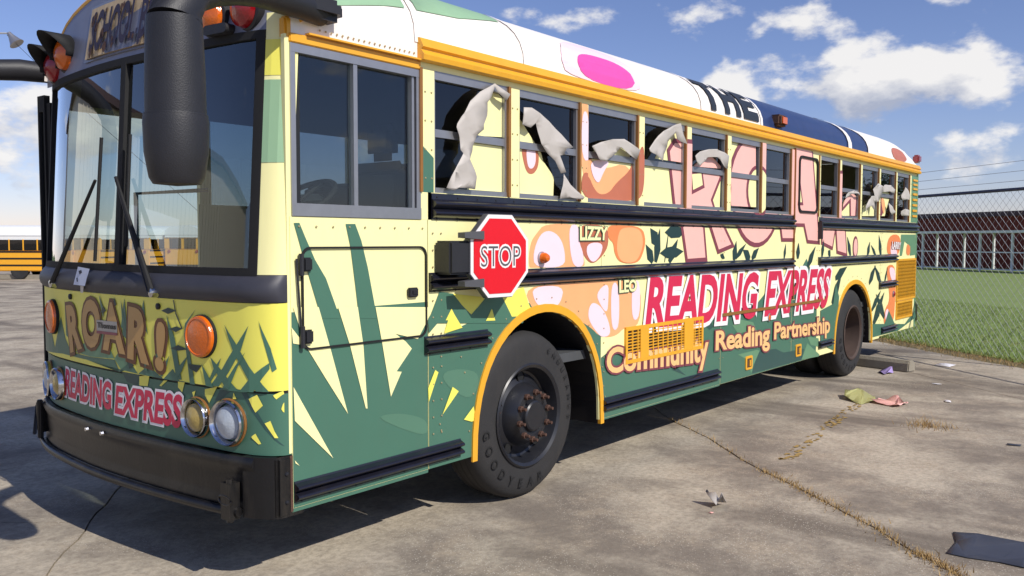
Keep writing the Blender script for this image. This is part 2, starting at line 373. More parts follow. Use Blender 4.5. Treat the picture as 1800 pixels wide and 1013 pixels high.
blades('grass', 60000, lambda: (near_s(), TE+.4+7*random.random()**1.6), 0.02, .075, 'blade', .007, label='short green lawn grass behind the chain link fence')
blades('dry_weeds', 7000, lambda: (near_s(), TE+random.gauss(.25, .2)), .01, .07, 'dry_grass', .005, label='dry brown weeds along the edge of the concrete lot')
def crack_pts():
    s = random.choice((random.uniform(-4.6, .3), random.uniform(-3.5, -.2), random.uniform(-4.3, -1.)))
    return s, T0+random.gauss(0, .035)
CR = [st(p) for p in ((4.9,.44),(3.67,-.84),(3.32,-1.39),(2.65,-2.18),(2.45,-2.45))]
def crack2():
    k = random.choice([0,1,1,2,2,2,3,3,3]); a, b = CR[k], CR[k+1]; q = random.random(); c = random.choice((.012, .02, .035))
    s_ = a[0]+(b[0]-a[0])*q; j = jit(s_, T0); return s_+j+random.gauss(0, c*.5), T0+j+random.gauss(0, c*1.2)
blades('dry_grass', 1300, crack2, .006, .04, 'dry_grass', .003, 0.0, 'dry straw-coloured grass growing out of the slab joint')
c5 = st((5.9, -1.4))
blades('grass_tuft', 160, lambda: (c5[0]+random.gauss(0, .1), c5[1]+random.gauss(0, .1)), .03, .1, 'dry_grass', .003, 0.0, 'small dry grass tuft in a crack of the concrete')
# faded yellow parking line: worn flakes
mb = MB(); a0 = Vector((7.0, -.54)); a1 = Vector((3.96, -.87)); dv = (a1-a0); nv = Vector((-dv.y, dv.x)).normalized()
for k in range(120):
    q = random.random(); q = q if random.random() < .5 else min(1, max(0, random.choice((.18, .42, .5, .8, .93))+random.gauss(0, .05)))
    c = a0+dv*q+nv*random.uniform(-.05, .05); r = random.uniform(.006, .028); ph = random.random()*6
    pts = [(c.x+r*1.4*math.cos(ph+u*1.05)*random.uniform(.5, 1), c.y+r*math.sin(ph+u*1.05)*random.uniform(.5, 1), .004+.0002*(k % 7)) for u in range(6)]
    mb.add(pts, [tuple(range(6))])
mat('line_yellow', (164, 136, 78), .9, var=.3, vscale=30)
o = mb.build('painted_line', 'line_yellow', GR)

# ------------------------------------------------------------------ THE BUS
BUS = empty('school_bus', (0.6, 1.23, 0), 'flat-nosed retired school bus wrapped in torn green, yellow and pink jungle vinyl', 'bus')
class _P: pass
BUS_INV = Matrix.Translation((-0.6, -1.23, 0))
def part(o, parent=None):
    o.parent = parent or BUS; o.matrix_parent_inverse = (parent or BUS).matrix_world.inverted() if parent else BUS_INV; return o
def pt(mb, name, m, parent=None, **k):
    o = mb.build(name, m, None, **k); o.parent = parent or BUS; o.matrix_parent_inverse = BUS_INV if not parent else Matrix.Identity(4); return o
W = 2.46; XR = 11.06
FT = [(0,.285),(.012,.245),(.035,.215),(.07,.19),(.13,.163),(.25,.138),(.456,.118),(.7,.103),(.905,.095),(1.15,.091),(1.3,.092),(1.5,.1),(1.75,.122),(1.98,.15),(2.1,.172),(2.21,.2),(2.32,.235),(2.40,.265),(2.44,.295),(2.46,.33)]
def fx(y):
    if y <= 0: return FT[0][1]
    for (a, b), (c, d) in zip(FT, FT[1:]):
        if y <= c: return b+(d-b)*(y-a)/(c-a)
    return FT[-1][1]
def fp(y, z, off=0.):      # point on the nose surface, off = proud
    return (fx(y)+max(0, z-1.4)*.06-off, y, z)
YS = sorted(set([a for a, b in FT]+[.18, .35, .58, .8, 1.03, 1.4, 1.62, 1.87, 2.15, 2.27]))
def nose_band(name, z0, z1, m, off0=0., off1=None, y0=.005, y1=W, nz=3, parent=None, thick=.02, prof=None):
    off1 = off0 if off1 is None else off1; ys = [y for y in YS if y0-1e-6 <= y <= y1+1e-6]
    if not ys: ys = [y0, y1]
    if ys[0] > y0+1e-4: ys.insert(0, y0)
    if ys[-1] < y1-1e-4: ys.append(y1)
    mb = MB(); rows = []
    for k in range(nz+1):
        q = k/nz; o = off0+(off1-off0)*q+(prof(q) if prof else 0); rows.append([fp(y, z0+(z1-z0)*q, o) for y in ys])
    back = [[(x+thick+.02, y, z) for x, y, z in rows[0]], [(x+thick+.02, y, z) for x, y, z in rows[-1]]]
    allr = [back[0]]+rows+[back[1]]; n = len(ys)
    for r in allr: mb.v += r
    for j in range(len(allr)-1):
        for i in range(n-1): mb.f.append((j*n+i, j*n+i+1, (j+1)*n+i+1, (j+1)*n+i))
    mb.f.append(tuple(j*n for j in range(len(allr)))); mb.f.append(tuple(j*n+n-1 for j in range(len(allr)))[::-1])
    return pt(mb, name, m, parent, smooth=True, auto=50)
def drape(name, polys, m, off, parent=None, cut=.05):   # flat (y,z) polygons laid on the nose surface, one object each
    o = None
    for i, po in enumerate(polys):
        po = clip(po, rect(.004, W-.004, 0, 4))
        if len(po) < 3: continue
        bm = bmesh.new(); vs = [bm.verts.new((a, b, 0)) for a, b in po]
        for t in tess(po):
            try: bm.faces.new([vs[k] for k in t])
            except ValueError: pass
        for c in [a for a in YS if 0 < a < W]: bmesh.ops.bisect_plane(bm, geom=bm.verts[:]+bm.edges[:]+bm.faces[:], plane_co=(c, 0, 0), plane_no=(1, 0, 0))
        for v in bm.verts: v.co = fp(v.co.x, v.co.y, off+.00015*i)
        bmesh.ops.recalc_face_normals(bm, faces=bm.faces[:])
        me = bpy.data.meshes.new(name); bm.to_mesh(me); bm.free(); o = link(name, me, m); o.parent = parent or BUS; o.matrix_parent_inverse = BUS_INV
    return o
def side_sheet(name, polys, m, y, parent=None):     # flat (x,z) polygons on the side plane, one object each
    o = None
    for i, po in enumerate([p for p in polys if len(p) > 2]):
        mb = MB(); mb.v = [(a, y-.00015*i, c) for a, c in po]; mb.f = [tuple(t) for t in tess(po)]; o = pt(mb, name, m, parent)
    return o
def split_pieces(vs, fs):      # connected pieces of a flat text mesh: one per letter
    par = list(range(len(vs)))
    def find(i):
        while par[i] != i: par[i] = par[par[i]]; i = par[i]
        return i
    for f in fs:
        for i in f[1:]: par[find(i)] = find(f[0])
    g = {}
    for f in fs: g.setdefault(find(f[0]), []).append(f)
    for ff in g.values():
        ids = sorted({i for f in ff for i in f}); mp = {k: j for j, k in enumerate(ids)}; yield [vs[i] for i in ids], [tuple(mp[i] for i in f) for f in ff]
def letters(name, vs, fs, m, parent=None, step=(0, -.0001, 0)):
    for i, (v, f) in enumerate(split_pieces(vs, fs)):
        mb = MB(); mb.v = [(a+step[0]*i, b+step[1]*i, c+step[2]*i) for a, b, c in v]; mb.f = f; o = pt(mb, name, m, parent)
    return o
def text_side(name, s, quad, m, y, off, base=None, shear=0, parent=None):
    vs, fs = text_quad(s, quad, off, base, shear); return letters(name, [(a, y, b) for a, b in vs], fs, m, parent)
def text_nose(name, s, quad, m, o, off, base=None, parent=None):
    vs, fs = text_quad(s, quad, off, base); return letters(name, [fp(a, b, o) for a, b in vs], fs, m, parent, (-.0001, 0, 0))

SK = .374; SILL = 1.856; HEAD = 2.53
PC = [1.172+.738*k for k in range(8)]; PR = [7.05]+[7.751+.738*k for k in range(4)]+[10.70]
AF = (2.21, .64, 1.157); AR = (8.33, .66, 1.10)
def arch(cx, hw, top, x0, x1, zb=SK, n=22):   # outline of a panel with a wheel cut-out, x0..x1
    pts = [(x0, zb)]
    for k in range(n+1):
        q = math.pi*(1-k/n); pts.append((cx+hw*math.cos(q), zb+(top-zb)*math.sin(q)**.8 if 0 < k < n else zb))
    pts += [(x1, zb), (x1, SILL), (x0, SILL)]; return pts
def panel(poly, name='side_panel', m='cream', y0=0., th=.018):
    mb = MB(); n = len(poly); T = tess(poly)
    mb.v = [(a, y0, b) for a, b in poly]+[(a, y0+th, b) for a, b in poly]
    mb.f = [tuple(t) for t in T]+[tuple(i+n for i in t[::-1]) for t in T]+[(i, (i+1) % n, n+(i+1) % n, n+i) for i in range(n)]
    return pt(mb, name, m)
g = .0025
front_panel = panel(rect(.283, PC[0]-g, SK, 1.705))
panel(rect(.283, PC[0]-g, 1.705, 1.71))
p_arch = panel(arch(*AF, PC[0]+g, 2.868-g)); panel(rect(2.868+g, 4.75-g, SK, SILL)); panel(rect(4.75+g, 6.37-g, SK, SILL))
door_e = panel(rect(6.37+g, 7.08-g, 1.02, HEAD), 'emergency_door'); panel(rect(6.37+g, 7.08-g, SK, 1.015))
panel(arch(*AR, 7.08+g, 9.35-g)); panel(rect(9.35+g, XR-.08, SK+.02, SILL))
panel(rect(.30, 1.099, 2.529, 2.625), 'roof_side', 'white_roof', -.001, .02); panel(rect(1.123, PC[0]-.043, 1.711, HEAD-.002), 'window_pillar_strip', 'cream', .0, .03); panel(rect(PC[0]-.042, 1.2, 1.711, SILL), 'pillar_foot', 'cream', .0, .02)
# access hatch on the driver's panel: raised rounded plate with recessed outline
def rrect(x0, x1, z0, z1, r, n=5):
    out = []
    for cx, cz, a in ((x1-r, z1-r, 0), (x0+r, z1-r, 90), (x0+r, z0+r, 180), (x1-r, z0+r, 270)):
        for k in range(n+1):
            t = math.radians(a+90*k/n); out.append((cx+r*math.cos(t), cz+r*math.sin(t)))
    return out
HX0, HZ1 = [(0.340,1.572)][0]; HX1, HZ0 = [(1.157,1.057)][0]; HZ0 = [(0.389,1.095)][0][1]; HZ1 = [(0.956,1.572)][0][1]
def ring(poly_o, poly_i, y0, y1):
    n = len(poly_o); mb = MB(); mb.v = [(a, y0, b) for a, b in poly_o]+[(a, y0, b) for a, b in poly_i]+[(a, y1, b) for a, b in poly_o]+[(a, y1, b) for a, b in poly_i]
    for i in range(n):
        j = (i+1) % n; mb.f += [(i, j, n+j, n+i), (2*n+i, 2*n+j, j, i), (n+i, n+j, 3*n+j, 3*n+i)]
    return mb
hatch_seam = pt(ring(rrect(HX0, HX1, HZ0, HZ1, .05), rrect(HX0+.009, HX1-.009, HZ0+.009, HZ1-.009, .043), -.011, .0), 'hatch_seam', 'rubber')
hx, hz = [(1.049,1.332)][0]
lat = pt(MB().box(hx-.035, hx+.035, -.022, 0, hz-.025, hz+.025), 'hatch_latch', 'black_plastic', bevel=.006)
pt(MB().box(hx-.012, hx+.02, -.026, -.021, hz-.009, hz+.009), 'latch_button', 'dark_metal', lat)
for q in ([(0.361,1.491)][0], [(0.363,1.159)][0]):
    h_ = pt(MB().box(q[0]-.022, q[0]+.03, -.028, 0, q[1]-.032, q[1]+.032), 'hinge', 'dark_metal', bevel=.008)
    pt(MB().tube([(q[0]-.03, -.018, q[1]-.05), (q[0]-.03, -.018, q[1]+.05)], .012), 'hinge_pin', 'black_plastic', h_)
pt(MB().tube([([(0.308,1.518)][0][0], -.012, [(0.308,1.518)][0][1]), ([(0.328,1.167)][0][0], -.018, [(0.328,1.167)][0][1])], .005), 'stay_rod', 'black_plastic')
# --- side graphics: layered vinyl
LAY = lambda k: -.0014*k
def chaikin(po, n=2):
    for _ in range(n):
        o = []
        for i in range(len(po)):
            p, q = po[i], po[(i+1) % len(po)]; o += [(p[0]*.75+q[0]*.25, p[1]*.75+q[1]*.25), (p[0]*.25+q[0]*.75, p[1]*.25+q[1]*.75)]
        po = o
    return po
def art(name, polys, m, k, y=0.):
    if name.endswith('_patch') or name == 'pale_leaf': polys = [chaikin(p) for p in polys]
    return side_sheet(name, polys, m, y+LAY(k))
def below(x0, x1, zt): return rect(x0, x1, SK+.002, zt)
ZG = 1.03
FZ = [(0.689,1.276)][0][1]
art('green_graphic', [below(.285, PC[0]-.004, FZ)], 'green', 1)
art('green_blade', [[(0.303,1.680),(0.334,1.681),(0.368,1.613),(0.421,1.512),(0.485,1.422),(0.568,1.229),(0.454,1.237),(0.406,1.374),(0.358,1.513)], [(0.607,1.680),(0.667,1.681),(0.706,1.599),(0.746,1.468),(0.806,1.212),(0.687,1.221),(0.664,1.385),(0.636,1.569)]], 'green', 2)
art('yellow_spike', [[(0.217,1.281),(0.282,1.208),(0.290,1.134),(0.508,1.083),(0.610,0.762),(0.470,0.959),(0.360,1.118),(0.282,1.208)], [(0.292,1.299),(0.438,1.291),(0.508,1.083),(0.610,0.762),(0.476,0.959),(0.360,1.116)], [(0.554,1.284),(0.678,1.277),(0.712,1.085),(0.736,0.769),(0.725,0.771),(0.627,1.093)],
   [(0.794,1.270),(1.183,1.247),(1.168,1.183),(1.091,1.084),(0.930,1.125),(1.002,1.079),(1.046,1.038),(0.936,0.931),(0.972,0.925),(0.895,0.806),(0.839,1.078)], [(0.289,0.935),(0.516,0.562),(0.294,0.779)], [(0.291,0.597),(0.318,0.566),(0.295,0.582)]], 'cream', 3)
art('pale_leaf', [[(0.795,0.716),(0.906,0.719),(1.036,0.693),(1.165,0.641),(1.164,0.553),(0.962,0.631)]], 'green_soft', 2)
# wheel-arch panel
def arch_clip(polys, cx, hw, top):
    return polys
zz = [(1.629,1.155)][0][1]
pa = arch(AF[0], AF[1]+.006, AF[2]+.008, PC[0]+.004, 2.864)
art('green_graphic', [[(a, b) for a, b in arch(AF[0], AF[1]+.006, AF[2]+.008, PC[0]+.004, 2.864)[:-2]]+[(2.864, 1.0), (2.75, 1.02), (2.7, 1.12), (2.21, 1.2), (1.9, 1.24), (PC[0]+.004, 1.06)]], 'green', 1)
art('green_blade', [[(1.165,1.162),(1.258,1.326),(1.366,1.310),(1.439,1.243),(1.518,1.185),(1.577,1.224),(1.648,1.278),(1.795,1.271),(1.886,1.148),(2.034,1.145),(1.989,1.102)], [(1.168,1.183),(1.222,1.245),(1.350,1.237),(1.175,1.107)]], 'green', 3)
art('yellow_wedge', [[(1.305,1.168),(1.352,1.229),(1.399,1.162)], [(1.648,1.144),(1.695,1.207),(1.728,1.138)], [(1.293,1.097),(1.350,1.226),(1.441,1.117)], [(1.170,0.738),(1.166,0.815),(1.221,0.906),(1.246,0.890)], [(1.277,0.654),(1.359,0.796),(1.409,0.765)], [(1.452,0.599),(1.535,0.662),(1.556,0.578),(1.517,0.577)], [(1.642,1.141),(1.700,1.203),(1.725,1.137)]], 'yellow_vinyl', 4)
art('bright_yellow', [[(1.366,1.310),(1.473,1.297),(1.577,1.284),(1.648,1.278),(1.577,1.224),(1.518,1.185),(1.439,1.243)], [(1.795,1.271),(1.998,1.322),(2.049,1.221),(2.080,1.176),(2.034,1.145),(1.886,1.148)]], 'yellow_vinyl', 2)
art('pale_leaf', [[(1.252,0.881),(1.432,0.893),(1.606,0.839),(1.535,0.697),(1.365,0.766)]], 'green_soft', 2)
# big plain rounded peach shapes (generic stand-in for the cartoon artwork)
art('peach_patch', [[(2.047,1.440),(2.066,1.589),(2.138,1.652),(2.211,1.705),(2.574,1.710),(2.590,1.597),(2.644,1.520),(2.667,1.442),(2.652,1.430),(2.099,1.434)], [(2.002,1.323),(2.087,1.177),(2.180,1.167),(2.332,1.166),(2.535,1.099),(2.734,1.024),(2.863,0.939),(3.063,0.930),(3.184,0.990),(3.402,0.973),(3.405,1.323),(2.957,1.325),(2.488,1.329)]], 'peach', 1)
art('rounded_patch', [[(2.112,1.434),(2.092,1.525),(2.164,1.644),(2.272,1.669),(2.385,1.621),(2.436,1.522),(2.429,1.431)], [(2.080,1.320),(2.107,1.231),(2.180,1.183),(2.290,1.173),(2.388,1.200),(2.427,1.314)], [(2.478,1.705),(2.589,1.706),(2.590,1.597),(2.644,1.520),(2.652,1.430),(2.532,1.428),(2.486,1.546)]], 'pale_pink', 2)
art('rounded_patch', [[(2.764,1.192),(2.709,1.147),(2.710,1.069),(2.830,0.964),(2.896,0.936),(2.995,0.950),(2.960,1.052),(2.877,1.146)], [(2.795,1.247),(2.957,1.320),(2.958,1.195),(2.943,1.098),(2.860,1.156)], [(2.990,1.310),(3.092,1.306),(3.105,1.014),(3.046,0.964),(2.994,1.022)], [(3.268,1.300),(3.386,1.324),(3.391,1.040),(3.273,1.020)]], 'pale_pink', 2)
art('orange_patch', [[(2.935,1.703),(3.069,1.709),(3.407,1.704),(3.465,1.606),(3.429,1.512),(3.356,1.437),(3.107,1.442),(3.029,1.516),(3.020,1.588),(2.952,1.614)]], 'orange_peach', 2)
art('peach_patch', [[(3.120,1.696),(3.370,1.695),(3.427,1.606),(3.401,1.521),(3.320,1.443),(3.124,1.446),(3.054,1.524),(3.070,1.633)]], 'peach', 3)
art('brown_patch', [[(2.574,1.708),(2.935,1.710),(2.961,1.579),(2.888,1.500),(2.748,1.436),(2.636,1.511),(2.590,1.605)]], 'brown_fur', 2)
art('rounded_patch', [[(2.697,1.588),(2.887,1.588),(2.856,1.500),(2.753,1.445),(2.674,1.519)]], 'pale_pink', 3)
# middle panels: green lower field, leaves
art('green_graphic', [[(2.872,SK+.002),(2.872,.80),(3.05,.86),(3.3,.84),(3.6,.9),(4.0,.93),(4.4,.96),(4.746,.95),(4.746,SK+.002)], [(4.754,SK+.002),(4.754,.98),(5.1,1.0),(5.3,1.15),(5.45,1.0),(5.8,1.16),(6.1,1.05),(6.365,1.2),(6.365,SK+.002)], [(6.375,SK+.002),(6.375,1.013),(7.075,1.013),(7.075,SK+.002)], [(6.375,1.022),(6.375,1.2),(6.6,1.32),(6.75,1.42),(6.86,1.3),(7.075,1.2),(7.075,1.022)]], 'green', 1)
art('green_facet', [[(5.104,0.596),(5.519,0.597),(5.585,0.582),(5.459,0.472),(5.399,0.391),(5.310,0.523)], [(4.976,0.866),(5.132,0.905),(5.422,0.859),(5.511,0.774),(5.300,0.782),(5.097,0.782)], [(6.806,0.611),(7.146,0.562),(7.181,0.467),(6.922,0.511)], [(6.656,0.384),(6.810,0.541),(7.185,0.385),(7.157,0.367)]], 'green_light', 2)
art('green_facet', [[(5.459,0.472),(5.585,0.580),(5.971,0.563),(6.166,0.507),(6.731,0.490),(6.656,0.384),(5.420,0.389)], [(4.119,0.528),(3.881,0.601),(3.973,0.605)], [(4.461,0.897),(4.566,0.917),(4.603,0.878),(4.532,0.860)]], 'green_deep', 2)
lv = []
def blade(b0, b1, w):    # thin pointed leaf in side plane, base to tip
    (x0, z0), (x1, z1) = b0, b1; dx, dz = x1-x0, z1-z0; L = math.hypot(dx, dz); nx, nz = -dz/L, dx/L
    return [(x0-nx*w*.4, z0-nz*w*.4), (x0+dx*.4-nx*w, z0+dz*.4-nz*w), (x1, z1), (x0+dx*.4+nx*w, z0+dz*.4+nz*w), (x0+nx*w*.4, z0+nz*w*.4)]
for (a, b, w) in (([(3.614,1.441),(3.677,1.697)], None, .05), ([(3.573,1.442),(3.464,1.576)], None, .05), ([(3.638,1.575),(3.528,1.695)], None, .06), ([(3.823,1.437),(3.963,1.616)], None, .05), ([(3.752,1.438),(3.817,1.698)], None, .012), ([(4.989,1.431),(5.038,1.603)], None, .05), ([(5.025,1.446),(5.248,1.579)], None, .03),
                  ([(5.331,1.441),(5.173,1.523)], None, .05), ([(5.371,1.441),(5.528,1.537)], None, .04), ([(6.140,1.429),(6.179,1.577)], None, .03), ([(4.755,1.450),(4.771,1.496)], None, .05)): lv.append(blade(a[0], a[1], w))
for cx, cz, rx, rz in ((*[(3.918,1.665)][0], .17, .055), (*[(3.864,1.508)][0], .19, .05)):
    lv.append([(cx-rx, cz), (cx-rx*.5, cz+rz*.8), (cx, cz+rz), (cx+rx*.5, cz+rz*.7), (cx+rx, cz+.01), (cx+rx*.4, cz-rz*.7), (cx-rx*.4, cz-rz*.8)])
for a, w in (([(7.411,1.441),(7.461,1.505)],.05),([(8.152,1.431),(8.017,1.654)],.05),([(8.787,1.423),(8.874,1.596)],.05),([(9.341,1.416),(9.233,1.680)],.06),([(9.128,1.419),(8.911,1.555)],.03),([(7.646,1.186),(8.041,1.308)],.06),([(7.553,0.910),(7.869,1.255)],.07),([(8.880,1.083),(9.137,1.304)],.06),([(9.370,1.065),(9.068,1.305)],.05),([(9.517,1.059),(9.648,1.271)],.03),([(9.091,0.573),(9.526,0.951)],.09),([(9.554,0.625),(9.166,0.946)],.07),([(9.009,0.746),(9.377,0.979)],.05),([(7.565,0.723),(7.662,0.942)],.05),
            ([(6.496,1.423),(6.512,1.586)],.05),([(6.777,1.336),(7.001,1.548)],.05),([(7.198,1.432),(7.242,1.623)],.04)): lv.append(blade(a[0], a[1], w))
art('leaf_graphic', lv, 'leaf_dark', 1)
art('green_graphic', [[(7.205,0.494),(7.183,0.858),(7.581,0.908),(7.650,1.130),(7.773,0.974),(7.671,0.376)], [(9.001,0.412),(9.022,0.578),(9.561,0.538),(9.735,0.701),(10.024,0.504),(10.517,0.467),(11.025,0.621),(11.080,0.522),(10.193,0.401)]], 'green', 5)
art('peach_patch', [[(9.562,1.403),(9.650,1.683),(10.237,1.686),(10.182,1.394)], [(9.571,1.295),(10.032,1.285),(10.035,0.816),(9.984,0.507),(9.527,0.508),(9.546,0.712),(9.800,0.829),(9.663,1.097)], [(10.494,1.413),(10.538,1.573),(10.714,1.526),(10.701,1.399)]], 'orange_peach', 2)
art('rounded_patch', [[(9.750,1.400),(9.771,1.596),(10.012,1.507),(10.102,1.395)], [(9.685,1.271),(9.997,1.241),(10.015,1.041),(9.815,1.092)], [(9.595,0.579),(9.584,0.710),(9.732,0.734),(9.746,0.568)]], 'pale_pink', 3)
art('green_graphic', [[(10.237,1.686),(10.962,1.690),(10.991,1.407),(10.701,1.399),(10.714,1.526),(10.410,1.596),(10.304,1.404),(10.198,1.398)]], 'green_light', 2)
# large ROAR letters: outline and fill, drawn on band and doors; on windows they go on the film
ROAR_O = [[(3.822,2.299),(3.929,2.391),(4.646,2.423),(4.805,2.269),(4.766,2.118),(4.619,1.940),(4.733,1.786),(5.002,1.549),(4.666,1.489),(4.498,1.716),(4.415,1.715),(4.476,1.430),(4.095,1.423),(4.002,1.710),(3.923,1.888)],
          [(a, b) for a, b in ell(0, 0, 1, 1, 30)], [(6.385,1.593),(6.060,1.593),(6.011,1.730),(6.191,2.492),(6.318,2.603),(6.856,2.547),(7.133,1.563),(6.747,1.576),(6.642,1.743),(6.439,1.741)], [(7.168,1.563),(7.121,2.342),(7.988,2.396),(8.355,2.122),(7.902,1.932),(8.036,1.418),(7.664,1.461),(7.610,1.699),(7.530,1.499)], [(8.128,2.405),(8.460,2.426),(8.382,1.759),(8.195,1.757)]]
ocx, ocz = [(5.420,2.056)][0]; ox0 = [(4.904,2.033)][0][0]; ox1 = [(6.037,2.084)][0][0]; oz1 = [(5.437,2.564)][0][1]; oz0 = [(5.480,1.542)][0][1]
orx = (ox1-ox0)/2; orz = (oz1-oz0)/2; ocx = (ox0+ox1)/2; ocz = (oz0+oz1)/2
ROAR_O[1] = ell(ocx, ocz, orx, orz, 34)
def shrink(po, d):
    cx = sum(p[0] for p in po)/len(po); n = len(po); ar = sum(po[i-1][0]*po[i][1]-po[i][0]*po[i-1][1] for i in range(n)); sg = 1 if ar > 0 else -1; out = []
    for i in range(n):
        p0, p1, p2 = Vector(po[i-1]), Vector(po[i]), Vector(po[(i+1) % n]); e1 = (p1-p0).normalized(); e2 = (p2-p1).normalized()
        n1 = Vector((-e1.y, e1.x))*sg; n2 = Vector((-e2.y, e2.x))*sg; m_ = n1+n2; L = max(.6, m_.length); q = p1+m_*(d*2/(L*L)); out.append((q.x, q.y))
    return out
ROAR_I = [shrink(p, .035) for p in ROAR_O]; ROAR_I[1] = ell(ocx, ocz, orx-.045, orz-.04, 34)
HOLES = [[(4.192,2.159),(4.412,2.182),(4.457,2.036),(4.226,1.971)], ell(ocx+.05, ocz+.0, orx*.42, orz*.46, 24), [(6.514,2.213),(6.458,1.956),(6.614,1.961)], [(7.396,2.176),(7.616,2.186),(7.663,2.051),(7.442,2.018)]]
HOLE_I = [shrink(h, .03) for h in HOLES]; HOLE_I[1] = ell(ocx+.05, ocz, orx*.42-.04, orz*.46-.035, 24)
DOT = [ell(*[(8.317,1.528)][0], .095, .13), ell(*[(8.317,1.528)][0], .07, .10)]
LETTERS = [(ROAR_O+[DOT[0]], 'mauve', 'letter_edge'), (ROAR_I+[DOT[1]], 'pink_letter', 'letter_fill'), (HOLES, 'mauve', 'letter_edge'), (HOLE_I, 'cream', 'letter_counter')]
def letters_on(cl, y, k0, parent=None, dark=False):
    for i, (ps, m, nm) in enumerate(LETTERS):
        side_sheet(nm, [q for q in (clip(p, cl) for p in ps) if q], m, y+LAY(k0+i), parent)
letters_on(rect(2.87, 6.365, SK, SILL), 0, 3); letters_on(rect(6.376, 7.074, 1.02, HEAD-.01), 0, 3); letters_on(rect(7.085, 9.34, SK, SILL), 0, 3)
# lettering
def two_tone(nm, s, quad, fill, edge, k, off, eoff, shear=0):
    text_side(nm, s, quad, edge, LAY(k), eoff, off, shear); text_side(nm, s, quad, fill, LAY(k+1), off, off, shear)
for s, q in (('READING', [(3.521,1.338),(5.528,1.317),(5.442,0.892),(3.445,0.950)]), ('EXPRESS', [(5.753,1.321),(7.506,1.307),(7.350,0.879),(5.651,0.889)])):
    two_tone('red_lettering', s, q, 'red_letter', 'white_vinyl', 8, .035, .105)
for s, q in (('Community', [(2.927,0.861),(4.494,0.839),(4.503,0.529),(2.923,0.628)]), ('Reading', [(4.633,0.843),(5.789,0.820),(5.800,0.559),(4.629,0.626)]), ('Partnership', [(5.899,0.823),(7.465,0.778),(7.480,0.539),(5.894,0.610)])):
    two_tone('apricot_lettering', s, q, 'apricot', 'mauve', 8, .03, .085)
for s, q in (('LIZZY', [(2.589,1.698),(2.927,1.694),(2.920,1.605),(2.590,1.603)]), ('LEO', [(3.083,1.325),(3.322,1.321),(3.323,1.237),(3.085,1.234)]), ('LARRY', [(9.786,1.596),(10.205,1.585),(10.198,1.488),(9.795,1.500)])):
    two_tone('name_lettering', s, q, 'cream' if s != 'LARRY' else 'white_vinyl', 'green' if s != 'LARRY' else 'brown_fur', 8, .03, .07)
# --- rub rails
def rail(x0, x1, z0, z1, flange=True, name='rub_rail'):
    h = z1-z0; prof = []
    nb = 2; fl = h*.22 if flange else h*.08; bh = (h-fl-h*.06)/nb; zc = z0+h*.06
    pr = [(0, z0), (-.006, z0), (-.006, zc)]
    for b in range(nb):
        for k in range(1, 8): a = math.pi*k/8; pr.append((-.006-.034*math.sin(a), zc+bh*b+bh*(k/8)))
        pr.append((-.008, zc+bh*(b+1)))
    pr += [(-.006, z1), (0, z1)]
    mb = MB(); n = len(pr)
    for x in (x0, x1): mb.v += [(x, y, z) for y, z in pr]
    for i in range(n-1): mb.f.append((i, i+1, n+i+1, n+i))
    mb.f += [tuple(range(n)), tuple(range(n, 2*n))[::-1]]
    r = pt(mb, name, 'rail_black', smooth=True, auto=35)
    rv = MB(); x = x0+.04
    while x < x1-.02:
        for zr in ((z1-.02), (z0+.004)):
            rv.lathe([(0.007, 0), (.0055, .004), (.0, .005)], (x, -.006, zr), (0, -1, 0), 6)
        x += .165
    o = rv.build('rivets', 'dark_metal'); o.parent = r; tag(o, kind='stuff')
    return r
for a, b in ((1.198, 6.36), (7.09, XR-.01)): rail(a, b, 1.712, 1.852)
for a, b in ((1.178, 6.36), (7.09, 10.03)): rail(a, b, 1.327, 1.43, False)
rail(.287, 1.425, .40, .497, False); rail(1.14, 1.66, .995, 1.092, False); rail(2.89, 4.70, .42, .515, False); rail(7.14, 7.56, .45, .53, False); rail(9.40, 10.06, .42, .51, False); rail(9.28, 10.04, 1.00, 1.09, False)
for a, b, c in ((.28, PC[0], SK-.018), (2.87, 4.75, SK-.012)): pt(MB().box(a, b, .002, .03, c, SK-.0015), 'skirt_edge', 'green')
# loose rivets over the panels
rv = MB()
def riv(x, z, y=0.): rv.lathe([(.0055, 0), (.0045, .003), (0, .004)], (x, y-.004, z), (0, -1, 0), 6)
for x in (PC[0]+.035, PC[0]+.10): 
    for k in range(13): riv(x, .56+k*.09)
for k in range(20): riv(1.25+random.random()*.3, .5+random.random()*.7) if k < 6 else None
for cx in (2.90, 4.72, 4.79, 6.33, 6.41, 7.04, 7.12, 9.31, 9.39):
    for k in range(12): riv(cx, .6+k*.1)
for k in range(9): riv(.33+k*.1, 1.665)
for k in range(14):
    q = math.pi*(k+.5)/14; riv(AF[0]+(AF[1]+.075)*math.cos(q), SK+(AF[2]+.09-SK)*math.sin(q)**.8); riv(AR[0]+(AR[1]+.075)*math.cos(q), SK+(AR[2]+.09-SK)*math.sin(q)**.8)
for k in range(20): riv(.46+k*.034, 2.565+.0*k, -.002)
o = pt(rv, 'rivets', 'rivet'); tag(o, kind='stuff')
